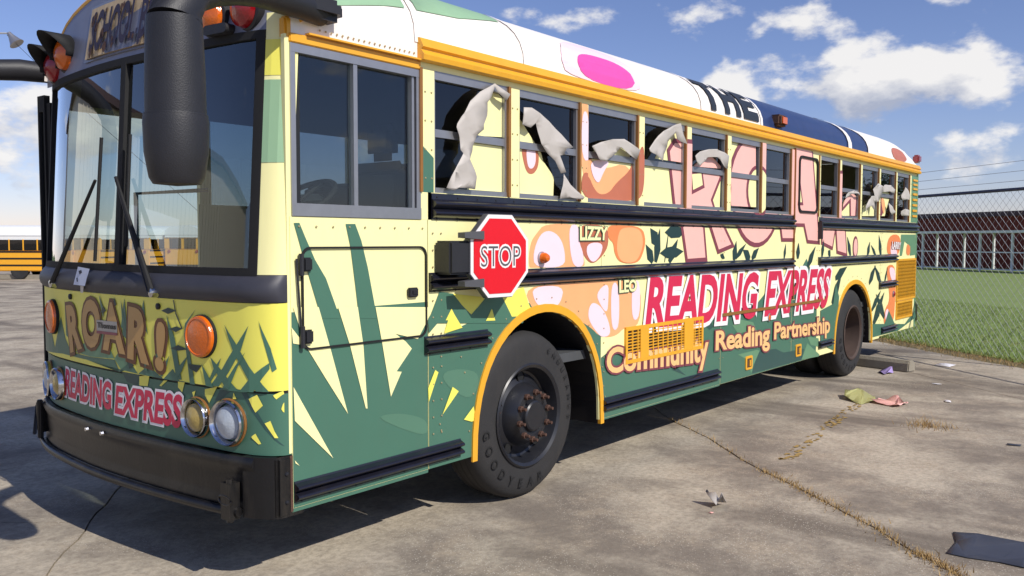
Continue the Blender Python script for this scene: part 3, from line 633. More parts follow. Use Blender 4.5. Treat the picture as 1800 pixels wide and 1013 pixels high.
# wheel-arch trims and dark wells
def arch_trim(cx, hw, top, w=.05):
    n = 26; mb = MB(); pr = []
    for k in range(n+1):
        q = math.pi*(1-k/n); c, s_ = math.cos(q), max(0, math.sin(q))**.8
        pr.append(((cx+(hw+.008)*c, SK-.03+(top-SK+.03)*s_), (cx+(hw+w)*c, SK-.03+(top+w-SK+.03)*s_)))
    for (i, o_) in pr: mb.v += [(i[0], -.012, i[1]), (o_[0], -.012, o_[1]), (o_[0], .0, o_[1]), (i[0], .012, i[1])]
    for k in range(n):
        for a, b in ((0, 1), (1, 2), (3, 0)): mb.f.append((k*4+a, k*4+b, k*4+4+b, k*4+4+a))
    pt(mb, 'arch_trim', 'school_yellow', smooth=True, auto=40)
    mb = MB()
    for (i, o_) in pr: mb.v += [(i[0], .012, i[1]), (i[0], .62, i[1])]
    for k in range(n): mb.f.append((k*2, k*2+1, k*2+3, k*2+2))
    b = len(mb.v); mb.v += [(i[0], .62, i[1]) for i, o_ in pr]; mb.f.append(tuple(range(b, b+n+1)))
    pt(mb, 'wheel_well', 'far_black')
arch_trim(*AF); arch_trim(*AR)
# wheels
def wheel(x, y, sgn, rear=False):
    R = .52; w = .28; prof = [(.30, -.01), (.318, -.004), (.34, .0), (.40, -.006), (.45, .004), (.485, .014), (.505, .035), (.518, .06), (.52, .09), (.52, w-.05), (.505, w-.02), (.45, w), (.32, w)]
    wh = pt(MB().lathe(prof, (x, y, R), (0, sgn, 0), 56), 'wheel', 'tyre', smooth=True, auto=50)
    gr = MB()
    for k in range(3): gr.lathe([(.5215, .10+k*.05), (.5215, .108+k*.05)], (x, y, R), (0, sgn, 0), 56)
    pt(gr, 'tread_groove', 'tyre_mark', wh)
    if not rear:
        pt(MB().lathe([(.318, -.004), (.325, -.012), (.315, -.02), (.296, -.008), (.285, .02), (.27, .075), (.255, .082), (.20, .05), (.165, -.02), (.155, -.035), (.13, -.038), (.10, -.03), (.095, -.05), (.085, -.058), (.0, -.06)], (x, y, R), (0, sgn, 0), 48), 'rim', 'hub_black', wh, smooth=True, auto=32)
        for k in range(10):
            a = 2*math.pi*k/10+.2; c = (x+.145*math.cos(a), y-sgn*.035, R+.145*math.sin(a))
            pt(MB().lathe([(.02, 0), (.02, .02), (.011, .022), (.010, .05), (0, .052)], c, (0, -sgn, 0), 6), 'lug_nut', 'rust', wh)
        for k in range(5):
            a = 2*math.pi*k/5+.35; c = (x+.235*math.cos(a), y+sgn*.058, R+.235*math.sin(a)); d = MB(); d.lathe([(.034, -.006), (.034, .0), (0, .0)], c, (0, sgn, 0), 14); pt(d, 'hand_hole', 'rust' if k == 2 else 'rubber', wh)
    else:
        pt(MB().lathe([(.318, -.004), (.325, -.012), (.31, -.018), (.29, .0), (.28, .07), (.265, .16), (.24, .185), (.12, .185), (.11, .16), (.0, .16)], (x, y, R), (0, sgn, 0), 48), 'rim', 'rust_rim', wh, smooth=True, auto=32)
    for word, rr, a0, st_ in (('GOODYEAR', .415, 188, 14), ('ENDURANCE', .43, 62, -9)):
        mb = MB()
        for i, ch in enumerate(word):
            vs, fs = text2d(ch, .02); cx_ = (min(v[0] for v in vs)+max(v[0] for v in vs))/2
            a = math.radians(a0+i*st_); s_ = .075 if st_ > 0 else .05
            flip = 1
            up = Vector((math.cos(a), math.sin(a)))*(1 if st_ < 0 else -1); ri = Vector((up.y, -up.x))
            c = Vector((math.cos(a), math.sin(a)))*rr; b = len(mb.v)
            for vx, vy in vs:
                q = c+ri*(vx-cx_)*s_+up*(vy-.35)*s_; mb.v.append((x+q.x, y-.0115 if sgn > 0 else y+.0115, R+q.y))
            mb.f += [tuple(b+j for j in f) for f in fs]
        if sgn > 0: letters('tyre_lettering', mb.v, mb.f, 'tyre_mark', wh)
    return wh
wheel(2.10, .035, 1); wheel(8.40, .04, 1, True); wheel(8.40, .36, 1, True); wheel(2.10, W-.035, -1); wheel(8.40, W-.04, -1, True)
pt(MB().tube([(2.1, .2, .52), (2.1, W-.2, .52)], .06).tube([(8.4, .3, .52), (8.4, W-.3, .52)], .08).box(1.2, 10.5, .75, .85, .55, .72).box(1.2, 10.5, W-.85, W-.75, .55, .72), 'chassis', 'far_black')
pt(MB().box(.35, XR-.1, .06, W-.06, .80, .86), 'floor', 'interior')
pt(MB().box(4.9, 6.2, .12, .7, .42, .8).box(9.4, 10.8, .2, W-.2, .4, .8).box(3.1, 4.4, .2, .8, .45, .8), 'tank', 'far_black')
# grilles
def grille(x0, x1, z0, z1, dx, dz, bars, diag=False):
    r = pt(MB().box(x0, x1, -.004, -.001, z0, z1), 'vent_grille', 'far_black')
    f = ring(rect(x0-.015, x1+.015, z0-.015, z1+.015), rect(x0+.012, x1-.012, z0+.012, z1-.012), -.016, 0); pt(f, 'grille_frame', 'school_yellow', r)
    mb = MB(); x = x0
    if diag:
        n = int((x1-x0+z1-z0)/dx)
        for sgn in (1, -1):
            for k in range(-n, n*2):
                c = x0+k*dx; seg = [(c, z0), (c+sgn*(z1-z0)*.55, z1)]; s_ = clip([seg[0], (seg[0][0]+.006, seg[0][1]), (seg[1][0]+.006, seg[1][1]), seg[1]], rect(x0, x1, z0, z1))
                if len(s_) >= 3: mb.prism(s_, -.012 - (.001 if sgn > 0 else 0), -.006)
    else:
        while x < x1: mb.box(x, x+.012, -.015, -.005, z0, z1); x += dx
        z = z0+dz
        while z < z1: mb.box(x0, x1, -.013, -.006, z, z+.007); z += dz
    pt(mb, 'grille_mesh', 'school_yellow', r)
    for a, b in bars: pt(MB().box(a, b, -.017, -.004, z0, z1), 'solid_strip', 'school_yellow', r)
grille(3.19, 4.38, .735, .97, .075, .022, ((3.38, 3.50), (4.06, 4.22)))
gz = [(10.066,1.347),(10.972,1.331),(11.025,0.800),(10.089,0.836),(10.078,0.781),(10.833,0.763),(10.835,0.562),(10.080,0.578)]
grille(gz[0][0], gz[1][0], gz[2][1]+.02, gz[0][1], .05, .03, (), True); grille(gz[4][0], gz[5][0], gz[6][1]+.01, gz[4][1], .05, .03, (), True)
# luggage-door latches, handles, markers
for q in ([(5.336,0.498)][0], [(6.558,0.492)][0]):
    l_ = pt(MB().prism(rrect(q[0]-.075, q[0]+.075, q[1]-.062, q[1]+.062, .02), -.010, 0), 'door_latch', 'school_yellow')
    pt(MB().box(q[0]-.045, q[0]+.045, -.0125, -.0095, q[1]-.04, q[1]+.04), 'latch_recess', 'rust', l_); pt(MB().box(q[0]-.012, q[0]+.012, -.022, -.012, q[1]-.03, q[1]+.025), 'latch_lever', 'school_yellow', l_)
for a, b in (([(4.753,0.973)][0], [(5.914,0.965)][0]), ([(5.980,0.972)][0], [(7.160,0.963)][0])):
    pt(MB().box(a[0], b[0], -.02, 0, (a[1]+b[1])/2-.012, (a[1]+b[1])/2+.014), 'hinge_strip', 'sash_bronze')
def marker(q, r, name, m, out=.05, mount=True):
    k = pt(MB().lathe([(r*1.15, 0), (r*1.15, .012), (r*.9, .016)], (q[0], -.001, q[1]), (0, -1, 0), 20), name, 'aluminium', smooth=True)
    pt(MB().lathe([(r, .01), (r*.95, out*.6), (r*.6, out*.92), (0, out)], (q[0], -.001, q[1]), (0, -1, 0), 20), 'lens', m, k, smooth=True)
marker([(2.177,1.495)][0], .034, 'marker_light', 'amber', .06); marker([(5.777,0.880)][0], .035, 'marker_light', 'amber', .02); marker([(9.925,0.907)][0], .035, 'marker_light', 'red_lens', .03)
# --- windows, pillars, header on this side
pt(MB().box(PC[0]-.05, XR-.08, .004, .03, HEAD-.03, HEAD+.1), 'header_strip', 'cream')
def pillar(x0, x1, m='cream'):
    p_ = pt(MB().box(x0, x1, .0, .05, SILL+.001, HEAD-.031), 'window_pillar', m)
    r_ = MB()
    for k in range(4):
        for x in (x0+.25*(x1-x0), x0+.75*(x1-x0)): r_.lathe([(.006, 0), (.005, .004), (0, .005)], (x, 0, 1.93+k*.15), (0, -1, 0), 6)
    o = r_.build('rivets', 'rivet'); o.parent = p_; tag(o, kind='stuff')
    pt(MB().box(x0-.022, x0-.0015, -.010, .05, SILL+.001, HEAD-.031), 'sash_edge', 'sash_bronze', p_)
    return p_
PW = .05
WINS = []
for k in range(8):
    if k == 0: pillar(PC[0]-.04, PC[0]+.055)
    elif k < 7: pillar(PC[k]-PW+.01, PC[k]+PW)
    else: pillar(PC[7]-PW, 6.372)
    if k < 7: WINS.append((PC[k]+(PW if k else .055), PC[k+1]-PW-.012 if k < 6 else PC[7]-PW-.022))
for k in range(6):
    if k == 0: pillar(7.078, 7.125)
    elif k < 5: pillar(PR[k]-.04, PR[k]+.045)
    else: pillar(10.60, 10.70); pt(MB().box(10.702, XR-.02, 0, .05, SILL+.001, HEAD-.031), 'window_pillar', 'green_light')
    if k < 5: WINS.append(((7.125 if k == 0 else PR[k]+.045), (PR[k+1]-.062 if k < 4 else 10.578)))
ZB, ZT, ZM = SILL+.028, HEAD-.075, 2.175
def window(x0, x1, i):
    f = MB(); f.box(x0, x1, .006, .045, SILL+.001, ZB).box(x0, x1, .004, .045, ZT, HEAD-.031).box(x0, x0+.016, .01, .045, ZB, ZT).box(x1-.016, x1, .01, .045, ZB, ZT).box(x0+.016, x1-.016, .012, .045, ZM-.022, ZM+.02)
    w_ = pt(f, 'window', 'aluminium')
    op = i in (7, 8)
    if not op: pt(MB().box(x0+.016, x1-.016, .032, .036, ZM+.02, ZT), 'pane', 'tinted_glass', w_)
    pt(MB().box(x0+.016, x1-.016, .032, .036, ZB, ZM-.022), 'pane', 'tinted_glass', w_)
    return w_
WO = [window(a, b, i) for i, (a, b) in enumerate(WINS)]
# films: convex pieces of printed film still stuck to the glass, per window
FILM = {0: [[(1.632,2.379),(1.704,2.493),(1.831,2.439),(1.843,2.208),(1.578,2.193),(1.594,2.243)], [(1.497,2.163),(1.838,2.167),(1.839,1.887),(1.523,1.887),(1.526,2.044)]],
 1: [[(1.973,2.355),(2.042,2.297),(2.170,2.186),(2.219,2.142),(2.236,2.104),(1.981,2.086)], [(1.981,2.170),(2.219,2.113),(2.354,2.004),(2.347,1.870),(1.982,1.875)]],
 2: [[(2.787,2.196),(2.963,2.264),(3.086,2.274),(3.278,2.224),(3.289,2.191),(2.788,2.154)], [(2.721,2.144),(3.305,2.181),(3.310,1.884),(2.724,1.879)]],
 3: [[(3.641,2.215),(3.725,2.305),(3.899,2.456),(3.934,2.477),(4.048,2.366),(4.048,2.214)], [(3.451,2.160),(4.057,2.167),(4.053,1.882),(3.473,1.875)]],
 4: [[(4.253,2.197),(4.381,2.260),(4.585,2.302),(4.759,2.231),(4.771,2.212)], [(4.206,2.149),(4.772,2.175),(4.762,1.879),(4.214,1.869)]],
 5: [[(4.915,2.480),(5.477,2.506),(5.502,1.908),(4.935,1.905)]],
 8: [[(7.899,1.884),(7.936,2.016),(8.070,2.133),(8.228,2.166),(8.404,2.116),(8.420,1.896)]],
 9: [[(8.617,1.897),(8.677,2.019),(8.886,2.069),(9.112,2.077),(9.126,1.909)]],
 10: [[(9.287,2.150),(9.760,2.146),(9.579,1.919),(9.345,1.913)], [(9.301,2.212),(9.511,2.250),(9.754,2.215),(9.756,2.192),(9.302,2.196)]],
 11: [[(10.174,2.197),(10.345,2.240),(10.508,2.162),(10.179,2.150)]]}
ARTW = [('peach_patch', 'peach', 1, [[(2.614,2.559),(2.688,2.569),(2.710,2.273),(2.769,2.153),(2.866,2.075),(3.301,2.170),(3.317,1.879),(2.612,1.854)]]), ('brown_patch', 'brown_fur', 2, [[(2.620,2.060),(2.751,2.037),(2.809,1.956),(2.888,1.912),(3.009,1.933),(3.090,2.002),(3.280,2.101),(3.312,2.171),(3.431,2.338),(3.439,1.952),(3.317,1.879),(2.622,1.855)]]),
        ('rounded_patch', 'pale_pink', 2, [[(2.616,2.438),(2.689,2.456),(2.706,2.273),(2.740,2.140),(2.619,2.121)]]), ('rounded_patch', 'pale_pink', 3, [[(2.759,2.142),(3.026,2.161),(2.926,2.068),(2.868,1.980),(2.789,2.039)]]),
        ('pink_patch', 'brown_fur', 1, [[(2.012,2.172),(2.186,2.178),(2.195,2.072),(2.147,2.011),(2.075,2.007),(2.035,2.080)]]), ('rounded_patch', 'pale_pink', 2, [[(2.058,2.172),(2.154,2.175),(2.162,2.089),(2.130,2.039),(2.075,2.045)]]),
        ('pink_patch', 'mauve', 1, [[(9.306,2.151),(9.481,2.135),(9.528,2.046),(9.480,1.916),(9.326,1.913)]]), ('peach_patch', 'peach', 2, [[(9.383,2.143),(9.520,2.142),(9.588,2.048),(9.538,1.933),(9.475,1.976)]])]
ARTW = [(a, b, c, [chaikin(p) for p in d]) for a, b, c, d in ARTW]
for i, fl in FILM.items():
    x0, x1 = WINS[i]; panes = (rect(x0+.018, x1-.018, ZB+.002, ZM-.024), rect(x0+.018, x1-.018, ZM+.022, ZT-.002))
    for ip, po in enumerate(fl):
        YF = .0305-.0003*ip
        for pn in panes:
            q = clip(po, pn)
            if len(q) < 3: continue
            side_sheet('film', [q], 'cream', YF, WO[i])
            for nm, m, k, ps in ARTW:
                try: 
                    cc = [clip(p_, q) for p_ in ps]; cc = [z_ for z_ in cc if len(z_) > 2]
                    if cc: side_sheet(nm, cc, m, YF+LAY(k), WO[i])
                except Exception: pass
            for n_, (ps, m, nm) in enumerate(LETTERS):
                cc = [z_ for z_ in (clip(p_, q) for p_ in ps) if len(z_) > 2]
                if cc: side_sheet(nm, cc, m, YF+LAY(4+n_), WO[i])
for ob in [o for o in BUS.children if o.name.startswith('window_pillar')]:      # wrap graphics that cross the pillars
    xs = [v.co.x for v in ob.data.vertices]; cl = rect(min(xs)+.002, max(xs)-.002, SILL+.003, HEAD-.033)
    for nm, m, k, ps in ARTW:
        cc = [z_ for z_ in (clip(p_, cl) for p_ in ps) if len(z_) > 2]
        if cc: side_sheet(nm, cc, m, LAY(k), ob)
    for n_, (ps, m, nm) in enumerate(LETTERS):
        cc = [z_ for z_ in (clip(p_, cl) for p_ in ps) if len(z_) > 2]
        if cc: side_sheet(nm, cc, m, LAY(4+n_), ob)
side_sheet('green_graphic', [clip([(1.125,2.105),(1.219,2.039),(1.218,1.856),(1.123,1.852)], rect(PC[0]-.04, PC[0]+.055, SILL, 2.5))], 'green', LAY(1))
# peeled flaps: curling sheets with folds
def flap(poly, i, lift=.07, seed=0):
    bm = bmesh.new(); vs = [bm.verts.new((a, 0, b)) for a, b in poly]
    for t in tess(poly):
        try: bm.faces.new([vs[k] for k in t])
        except ValueError: pass
    xs = [p[0] for p in poly]; zs = [p[1] for p in poly]
    for k in range(1, 7):
        bmesh.ops.bisect_plane(bm, geom=bm.verts[:]+bm.edges[:]+bm.faces[:], plane_co=(min(xs)+(max(xs)-min(xs))*k/7, 0, min(zs)), plane_no=(1, 0, .6))
        bmesh.ops.bisect_plane(bm, geom=bm.verts[:]+bm.edges[:]+bm.faces[:], plane_co=(min(xs), 0, min(zs)+(max(zs)-min(zs))*k/7), plane_no=(-.5, 0, 1))
    bmesh.ops.remove_doubles(bm, verts=bm.verts[:], dist=.0005)
    for v in bm.verts:
        x, z = v.co.x, v.co.z; q = Vector((x*5+seed, z*5, seed*1.7))
        a = abs(mnoise.noise(q)); b = mnoise.noise(q*2.7)
        v.co.y = -.006-lift*.38*(.3+1.3*a)-.005*b-.006*abs(math.sin(x*19+z*13+seed))
    for f in bm.faces: f.smooth = True
    for e in bm.edges:
        if len(e.link_faces) == 2 and e.calc_face_angle(0) > .22: e.smooth = False
    bmesh.ops.recalc_face_normals(bm, faces=bm.faces[:])
    me = bpy.data.meshes.new('peeled_film'); bm.to_mesh(me); bm.free(); o = link('peeled_film', me, 'film_back'); o.parent = WO[i]
    md = o.modifiers.new('thick', 'SOLIDIFY'); md.thickness = .0008
    return o
flap([(1.704,2.496),(1.773,2.470),(1.842,2.452),(1.802,2.412),(1.730,2.444),(1.697,2.477),(1.639,2.380),(1.635,2.335),(1.594,2.251),(1.599,2.225),(1.540,2.180),(1.513,2.130),(1.508,2.095),(1.477,2.049),(1.521,1.991),(1.534,1.957),(1.521,1.886),(1.457,1.890),(1.386,1.889),(1.348,1.872),(1.292,1.884),(1.342,1.980),(1.419,2.079),(1.396,2.093),(1.401,2.168),(1.376,2.216),(1.409,2.275),(1.485,2.369),(1.564,2.430),(1.646,2.470)], 0, .08, 1)
flap([(1.968,2.392),(2.057,2.401),(2.137,2.374),(2.234,2.336),(2.352,2.270),(2.413,2.236),(2.483,2.197),(2.413,2.184),(2.398,2.146),(2.353,2.137),(2.379,2.085),(2.414,2.035),(2.354,2.024),(2.302,2.099),(2.219,2.140),(2.154,2.194),(2.092,2.312),(2.042,2.279),(1.968,2.290)], 1, .07, 2)
flap([(2.397,2.026),(2.459,1.960),(2.607,1.885),(2.594,1.868),(2.459,1.877),(2.348,1.865),(2.382,1.946)], 1, .06, 3)
flap([(2.720,2.227),(2.825,2.262),(2.963,2.294),(3.116,2.309),(3.212,2.285),(3.335,2.251),(3.292,2.178),(3.171,2.213),(3.076,2.249),(3.035,2.216),(2.935,2.163),(2.885,2.138),(2.807,2.143),(2.768,2.184)], 2, .06, 4)
flap([(3.925,2.501),(3.963,2.428),(4.061,2.355),(3.941,2.366),(3.900,2.379),(3.872,2.428),(3.742,2.348),(3.725,2.305),(3.633,2.187),(3.540,2.232),(3.458,2.250),(3.449,2.270),(3.538,2.338),(3.654,2.415),(3.791,2.467)], 3, .07, 5)
flap([(4.193,2.273),(4.279,2.315),(4.439,2.346),(4.583,2.358),(4.734,2.342),(4.815,2.320),(4.795,2.203),(4.716,2.228),(4.649,2.279),(4.585,2.293),(4.441,2.282),(4.381,2.251),(4.282,2.206),(4.247,2.198),(4.203,2.247)], 4, .06, 6)
flap([(7.870,2.083),(7.974,2.149),(8.163,2.180),(8.394,2.152),(8.420,2.116),(8.230,2.150),(8.070,2.133),(7.932,2.085)], 8, .05, 7)
flap([(8.599,1.911),(8.625,2.018),(8.809,2.142),(8.923,2.147),(8.874,2.221),(9.049,2.306),(9.295,2.285),(9.281,2.217),(9.104,2.088),(8.958,2.070),(8.913,1.962),(8.836,2.024),(8.680,1.987)], 9, .08, 8)
flap([(9.258,2.272),(9.389,2.306),(9.665,2.312),(9.831,2.265),(9.803,2.211),(9.592,2.231),(9.320,2.213)], 10, .06, 9); flap([(9.564,2.093),(9.730,2.029),(9.907,1.976),(9.698,1.933),(9.613,1.980)], 10, .05, 10)
flap([(10.315,2.323),(10.550,2.200),(10.509,2.155),(10.309,2.157),(10.180,2.140),(10.132,2.195)], 11, .07, 11); flap([(10.129,1.994),(10.320,2.035),(10.545,2.017),(10.516,1.943),(10.156,1.935)], 11, .06, 12)
# emergency door window gasket and door edge
dw = [(6.463,2.498),(6.956,2.523),(6.993,1.892),(6.495,1.884)]
pt(ring(rrect(6.47, 7.01, 1.885, 2.455, .07), rrect(6.492, 6.988, 1.907, 2.433, .055), -.02, 0), 'window_gasket', 'rubber', door_e)
pt(MB().box(6.355, 6.369, -.02, .01, 1.02, HEAD-.02), 'door_edge', 'sash_bronze', door_e); pt(MB().box(7.05, 7.085, -.05, 0, 1.62, 1.80), 'door_handle', 'black_plastic', door_e)
for k in range(5): pt(MB().box(10.76+.0, 10.98, -.012, 0, 1.93+k*.075, 1.96+k*.075), 'louvre', 'school_yellow')
for k in range(3): pt(MB().box(10.76, 10.98, -.012, 0, 2.305+k*.06, 2.33+k*.06), 'louvre', 'school_yellow')
# drip rail over the windows and yellow strip over the driver's window
dr = MB(); dr.v = []; prf = [(0, HEAD), (-.045, HEAD+.005), (-.05, HEAD+.03), (-.03, HEAD+.055), (-.03, HEAD+.062), (-.045, HEAD+.07), (-.02, HEAD+.118), (.012, HEAD+.125)]
for x in (1.10, XR-.05): dr.v += [(x, y, z) for y, z in prf]
n_ = len(prf); dr.f = [(i, i+1, n_+i+1, n_+i) for i in range(n_-1)]+[tuple(range(n_)), tuple(range(n_, 2*n_))[::-1]]
pt(dr, 'drip_rail', 'school_yellow')
pt(MB().box(.29, 1.12, -.008, .03, 2.487, 2.528), 'drip_strip', 'school_yellow', bevel=.004); pt(MB().box(.38, 1.13, -.03, .01, 2.53, 2.538), 'drip_lip', 'school_yellow')
# driver's sliding window
dwn = MB(); X0, X1, Z0, Z1 = .293, 1.12, 1.712, 2.484
dwn.box(X0, X1, -.006, .04, Z0, Z0+.058).box(X0, X1, -.004, .04, Z1-.038, Z1).box(X0, X0+.028, -.003, .04, Z0+.058, Z1-.038).box(X1-.03, X1, -.003, .04, Z0+.058, Z1-.038).box(.665, .69, .0, .04, Z0+.058, Z1-.038).box(X1-.055, X1-.038, .006, .04, Z0+.058, Z1-.038)
dw_ = pt(dwn, 'driver_window', 'aluminium')
pt(MB().box(X0+.028, .665, .022, .026, Z0+.058, Z1-.038), 'pane', 'clear_glass', dw_); pt(MB().box(.69, X1-.038, .03, .034, Z0+.058, Z1-.038), 'pane', 'clear_glass', dw_)
# --- roof
def prof_pts(x):
    q = min(1, max(0, (x-.3)/.8)); q = q*q*(3-2*q); zb = 2.585+.035*q; zc = 2.985+.115*q; n = 2.0+.5*q; ins = 0.
    if x > 10.2: u = (x-10.2)/(XR-10.2); zc -= .36*u**2.4; ins = .0
    P = []
    for k in range(25):
        t = math.pi*k/24; c = math.cos(t); P.append((W/2-W/2*math.copysign(abs(c)**(2/n), c), zb+(zc-zb)*max(0, math.sin(t))**(2/n)))
    return P
def roof_strip(name, x0, x1, m, parent=None, lift=0., k0=0, k1=24):
    mb = MB(); n = max(2, int((x1-x0)/.25)+1); xs = [x0+(x1-x0)*i/n for i in range(n+1)]; cnt = k1-k0+1
    for x in xs:
        for k, (y, z) in enumerate(prof_pts(x)):
            if k0 <= k <= k1: 
                ny = (y-W/2)/(W/2); mb.v.append((x+(.03 if False else 0), y+ny*lift, z+lift*.7))
    for i in range(n):
        for k in range(cnt-1): mb.f.append((i*cnt+k, i*cnt+k+1, (i+1)*cnt+k+1, (i+1)*cnt+k))
    return pt(mb, name, m, parent, smooth=True, auto=60)
XS = [(3.559,2.754),(4.353,2.725),(5.665,2.755),(7.843,2.773),(8.345,2.688)]
segs = [(.31, 1.10, 'white_roof'), (1.10, 2.02, 'white_roof'), (2.02, 4.35, 'white_roof'), (4.35, 5.55, 'white_roof'), (5.55, 8.05, 'roof_navy'), (8.05, 8.75, 'roof_navy'), (8.75, XR, 'white_roof')]
SEG = []
for a, b, m in segs:
    r = roof_strip('roof_panel', a+.002, b-.002, m, lift=0.0 if m != 'roof_navy' else -.004); SEG.append(r)
for x in (1.10, 2.02, 4.35, 5.55, 8.75): roof_strip('roof_seam', x-.022, x+.022, 'white_roof', lift=.006)
roof_strip('roof_seam', 8.0, 8.12, 'white_roof', lift=.005)
def roof_patch(name, poly, m, lift):     # poly in (x, k) profile index
    if name == 'pink_patch': poly = chaikin(poly)
    bm = bmesh.new(); vs = [bm.verts.new((a, b, 0)) for a, b in poly]
    for t in tess(poly):
        try: bm.faces.new([vs[i] for i in t])
        except ValueError: pass
    ks = [b for a, b in poly]; k = min(ks)
    while k < max(ks): bmesh.ops.bisect_plane(bm, geom=bm.verts[:]+bm.edges[:]+bm.faces[:], plane_co=(0, k, 0), plane_no=(0, 1, 0)); k = math.floor(k*2+1)/2
    xs_ = [a for a, b in poly]; x = min(xs_)
    while x < max(xs_): bmesh.ops.bisect_plane(bm, geom=bm.verts[:]+bm.edges[:]+bm.faces[:], plane_co=(x, 0, 0), plane_no=(1, 0, 0)); x += .15
    for v in bm.verts:
        P = prof_pts(v.co.x); i = min(23, int(v.co.y)); f = v.co.y-i; y = P[i][0]*(1-f)+P[i+1][0]*f; z = P[i][1]*(1-f)+P[i+1][1]*f; ny = (y-W/2)/(W/2); v.co = (v.co.x, y+ny*lift, z+lift*.8)
    for f in bm.faces: f.smooth = True
    bmesh.ops.recalc_face_normals(bm, faces=bm.faces[:]); me = bpy.data.meshes.new(name); bm.to_mesh(me); bm.free(); o = link(name, me, m); o.parent = BUS; o.matrix_parent_inverse = BUS_INV; return o
roof_patch('green_graphic', [(.33, 1.7), (.6, 1.9), (1.05, 2.2), (1.05, 12), (.33, 12)], 'roof_green', .004)
roof_patch('green_graphic', [(1.14, 2.3), (1.5, 2.8), (1.96, 4.4), (1.96, 12), (1.14, 12)], 'roof_green', .004)
roof_patch('pink_patch', [(2.45, .3), (2.4, 1.2), (2.45, 2.6), (2.6, 4.6), (3.1, 4.9), (3.35, 3.6), (3.4, 1.5), (3.36, .3)], 'pale_pink', .005)
roof_patch('pink_patch', [(2.62, .3), (2.58, 1.8), (2.7, 3.0), (3.1, 3.1), (3.28, 2.2), (3.3, .3)], 'hot_pink', .008)
roof_patch('pink_patch', [(9.75, .3), (9.8, 2.4), (10.2, 2.7), (10.4, 1.6), (10.45, .3)], 'brown_fur', .005)
# THE on the roof
for i, ch in enumerate('THE'):
    vs, fs = text2d(ch, .05); x0 = min(v[0] for v in vs); x1 = max(v[0] for v in vs); y0 = min(v[1] for v in vs); y1 = max(v[1] for v in vs)
    bm = bmesh.new(); bv = [bm.verts.new((4.40+i*.38+(vx-x0)/(x1-x0)*.32, .5+(vy-y0)/(y1-y0)*4.3, 0)) for vx, vy in vs]
    for f in fs: bm.faces.new([bv[k] for k in f])
    for k in range(1, 20): bmesh.ops.bisect_plane(bm, geom=bm.verts[:]+bm.edges[:]+bm.faces[:], plane_co=(0, .25*k, 0), plane_no=(0, 1, 0))
    for v in bm.verts:
        P = prof_pts(v.co.x); j = int(v.co.y); f = v.co.y-j; y = P[j][0]*(1-f)+P[j+1][0]*f; z = P[j][1]*(1-f)+P[j+1][1]*f; ny = (y-W/2)/(W/2); v.co = (v.co.x, y+ny*.009, z+.007)
    me = bpy.data.meshes.new('roof_lettering'); bm.to_mesh(me); bm.free(); o = link('roof_lettering', me, 'black_letter'); o.parent = BUS; o.matrix_parent_inverse = BUS_INV
mk = pt(MB().box(5.86, 6.06, -.05, .08, 2.685, 2.79), 'roof_marker', 'rust', bevel=.02); pt(MB().box(5.90, 6.02, -.06, -.045, 2.70, 2.775), 'lens', 'amber', mk, bevel=.01)
pt(MB().box(XR-.12, XR+.02, -.03, .06, 2.69, 2.80), 'tail_marker', 'red_lens', bevel=.02)
# rear wall, far wall, ceiling
P = prof_pts(XR); mb = MB(); mb.v = [(XR-.01, 0, SK+.1), (XR-.01, W, SK+.1)]+[(XR-.01, y, z) for y, z in P[::-1]]; mb.f = [tuple(range(len(mb.v)))]; pt(mb, 'rear_wall', 'cream')
pt(MB().box(XR-.08, XR-.01, -.002, .06, SK+.02, HEAD), 'corner_post', 'green_light')
pt(MB().box(XR-.03, XR+.14, .0, W, .45, .72), 'rear_bumper', 'bumper_black', bevel=.02)
FW = pt(MB().box(1.35, XR-.05, W-.02, W, SK, SILL).box(1.35, XR-.05, W-.03, W, HEAD-.03, HEAD+.1).box(.36, 1.35, W-.03, W, 2.42, 2.63), 'far_side_wall', 'cream')
for k in range(14): pt(MB().box(1.35+k*.69, 1.35+k*.69+.09, W-.04, W, SILL, HEAD-.03), 'pillar', 'cream', FW)
for k in range(13): pt(MB().box(1.44+k*.69, 2.04+k*.69, W-.03, W-.025, SILL, HEAD-.03), 'pane', 'far_glass', FW)
mb = MB()
for x in (.5, XR-.1):
    for k in range(13):
        t = math.pi*k/12; mb.v.append((x, W/2-(W/2-.06)*math.cos(t), 2.45+.5*math.sin(t)**.8))
for k in range(12): mb.f.append((k, k+1, 13+k+1, 13+k))
pt(mb, 'ceiling', 'interior', smooth=True)
# interior fittings
def seat_(x, y0, y1):
    s = pt(MB().box(x, x+.42, y0, y1, 1.15, 1.32), 'passenger_seat', 'seat', bevel=.04)
    pt(MB().prism([(x+.36, 1.25), (x+.46, 1.25), (x+.56, 1.98), (x+.52, 2.04), (x+.46, 2.02)], y0, y1), 'seat_back', 'seat', s, bevel=.03)
    pt(MB().box(x+.1, x+.14, (y0+y1)/2-.02, (y0+y1)/2+.02, .86, 1.15), 'leg', 'dark_metal', s)
for k in range(10):
    seat_(1.75+k*.85, .1, 1.0); seat_(1.75+k*.85, W-1.0, W-.1)
ds = pt(MB().box(.98, 1.42, .45, .95, 1.22, 1.36), 'driver_seat', 'seat', bevel=.05)
pt(MB().prism([(1.36, 1.3), (1.48, 1.3), (1.56, 2.0), (1.5, 2.1), (1.42, 2.04)], .45, .95), 'seat_back', 'seat', ds, bevel=.05); pt(MB().box(1.46, 1.56, .57, .83, 2.08, 2.3), 'head_rest', 'seat', ds, bevel=.05); pt(MB().lathe([(.14, 0), (.10, .3), (.12, .36)], (1.2, .7, .86), (0, 0, 1), 16), 'pedestal', 'dark_metal', ds)
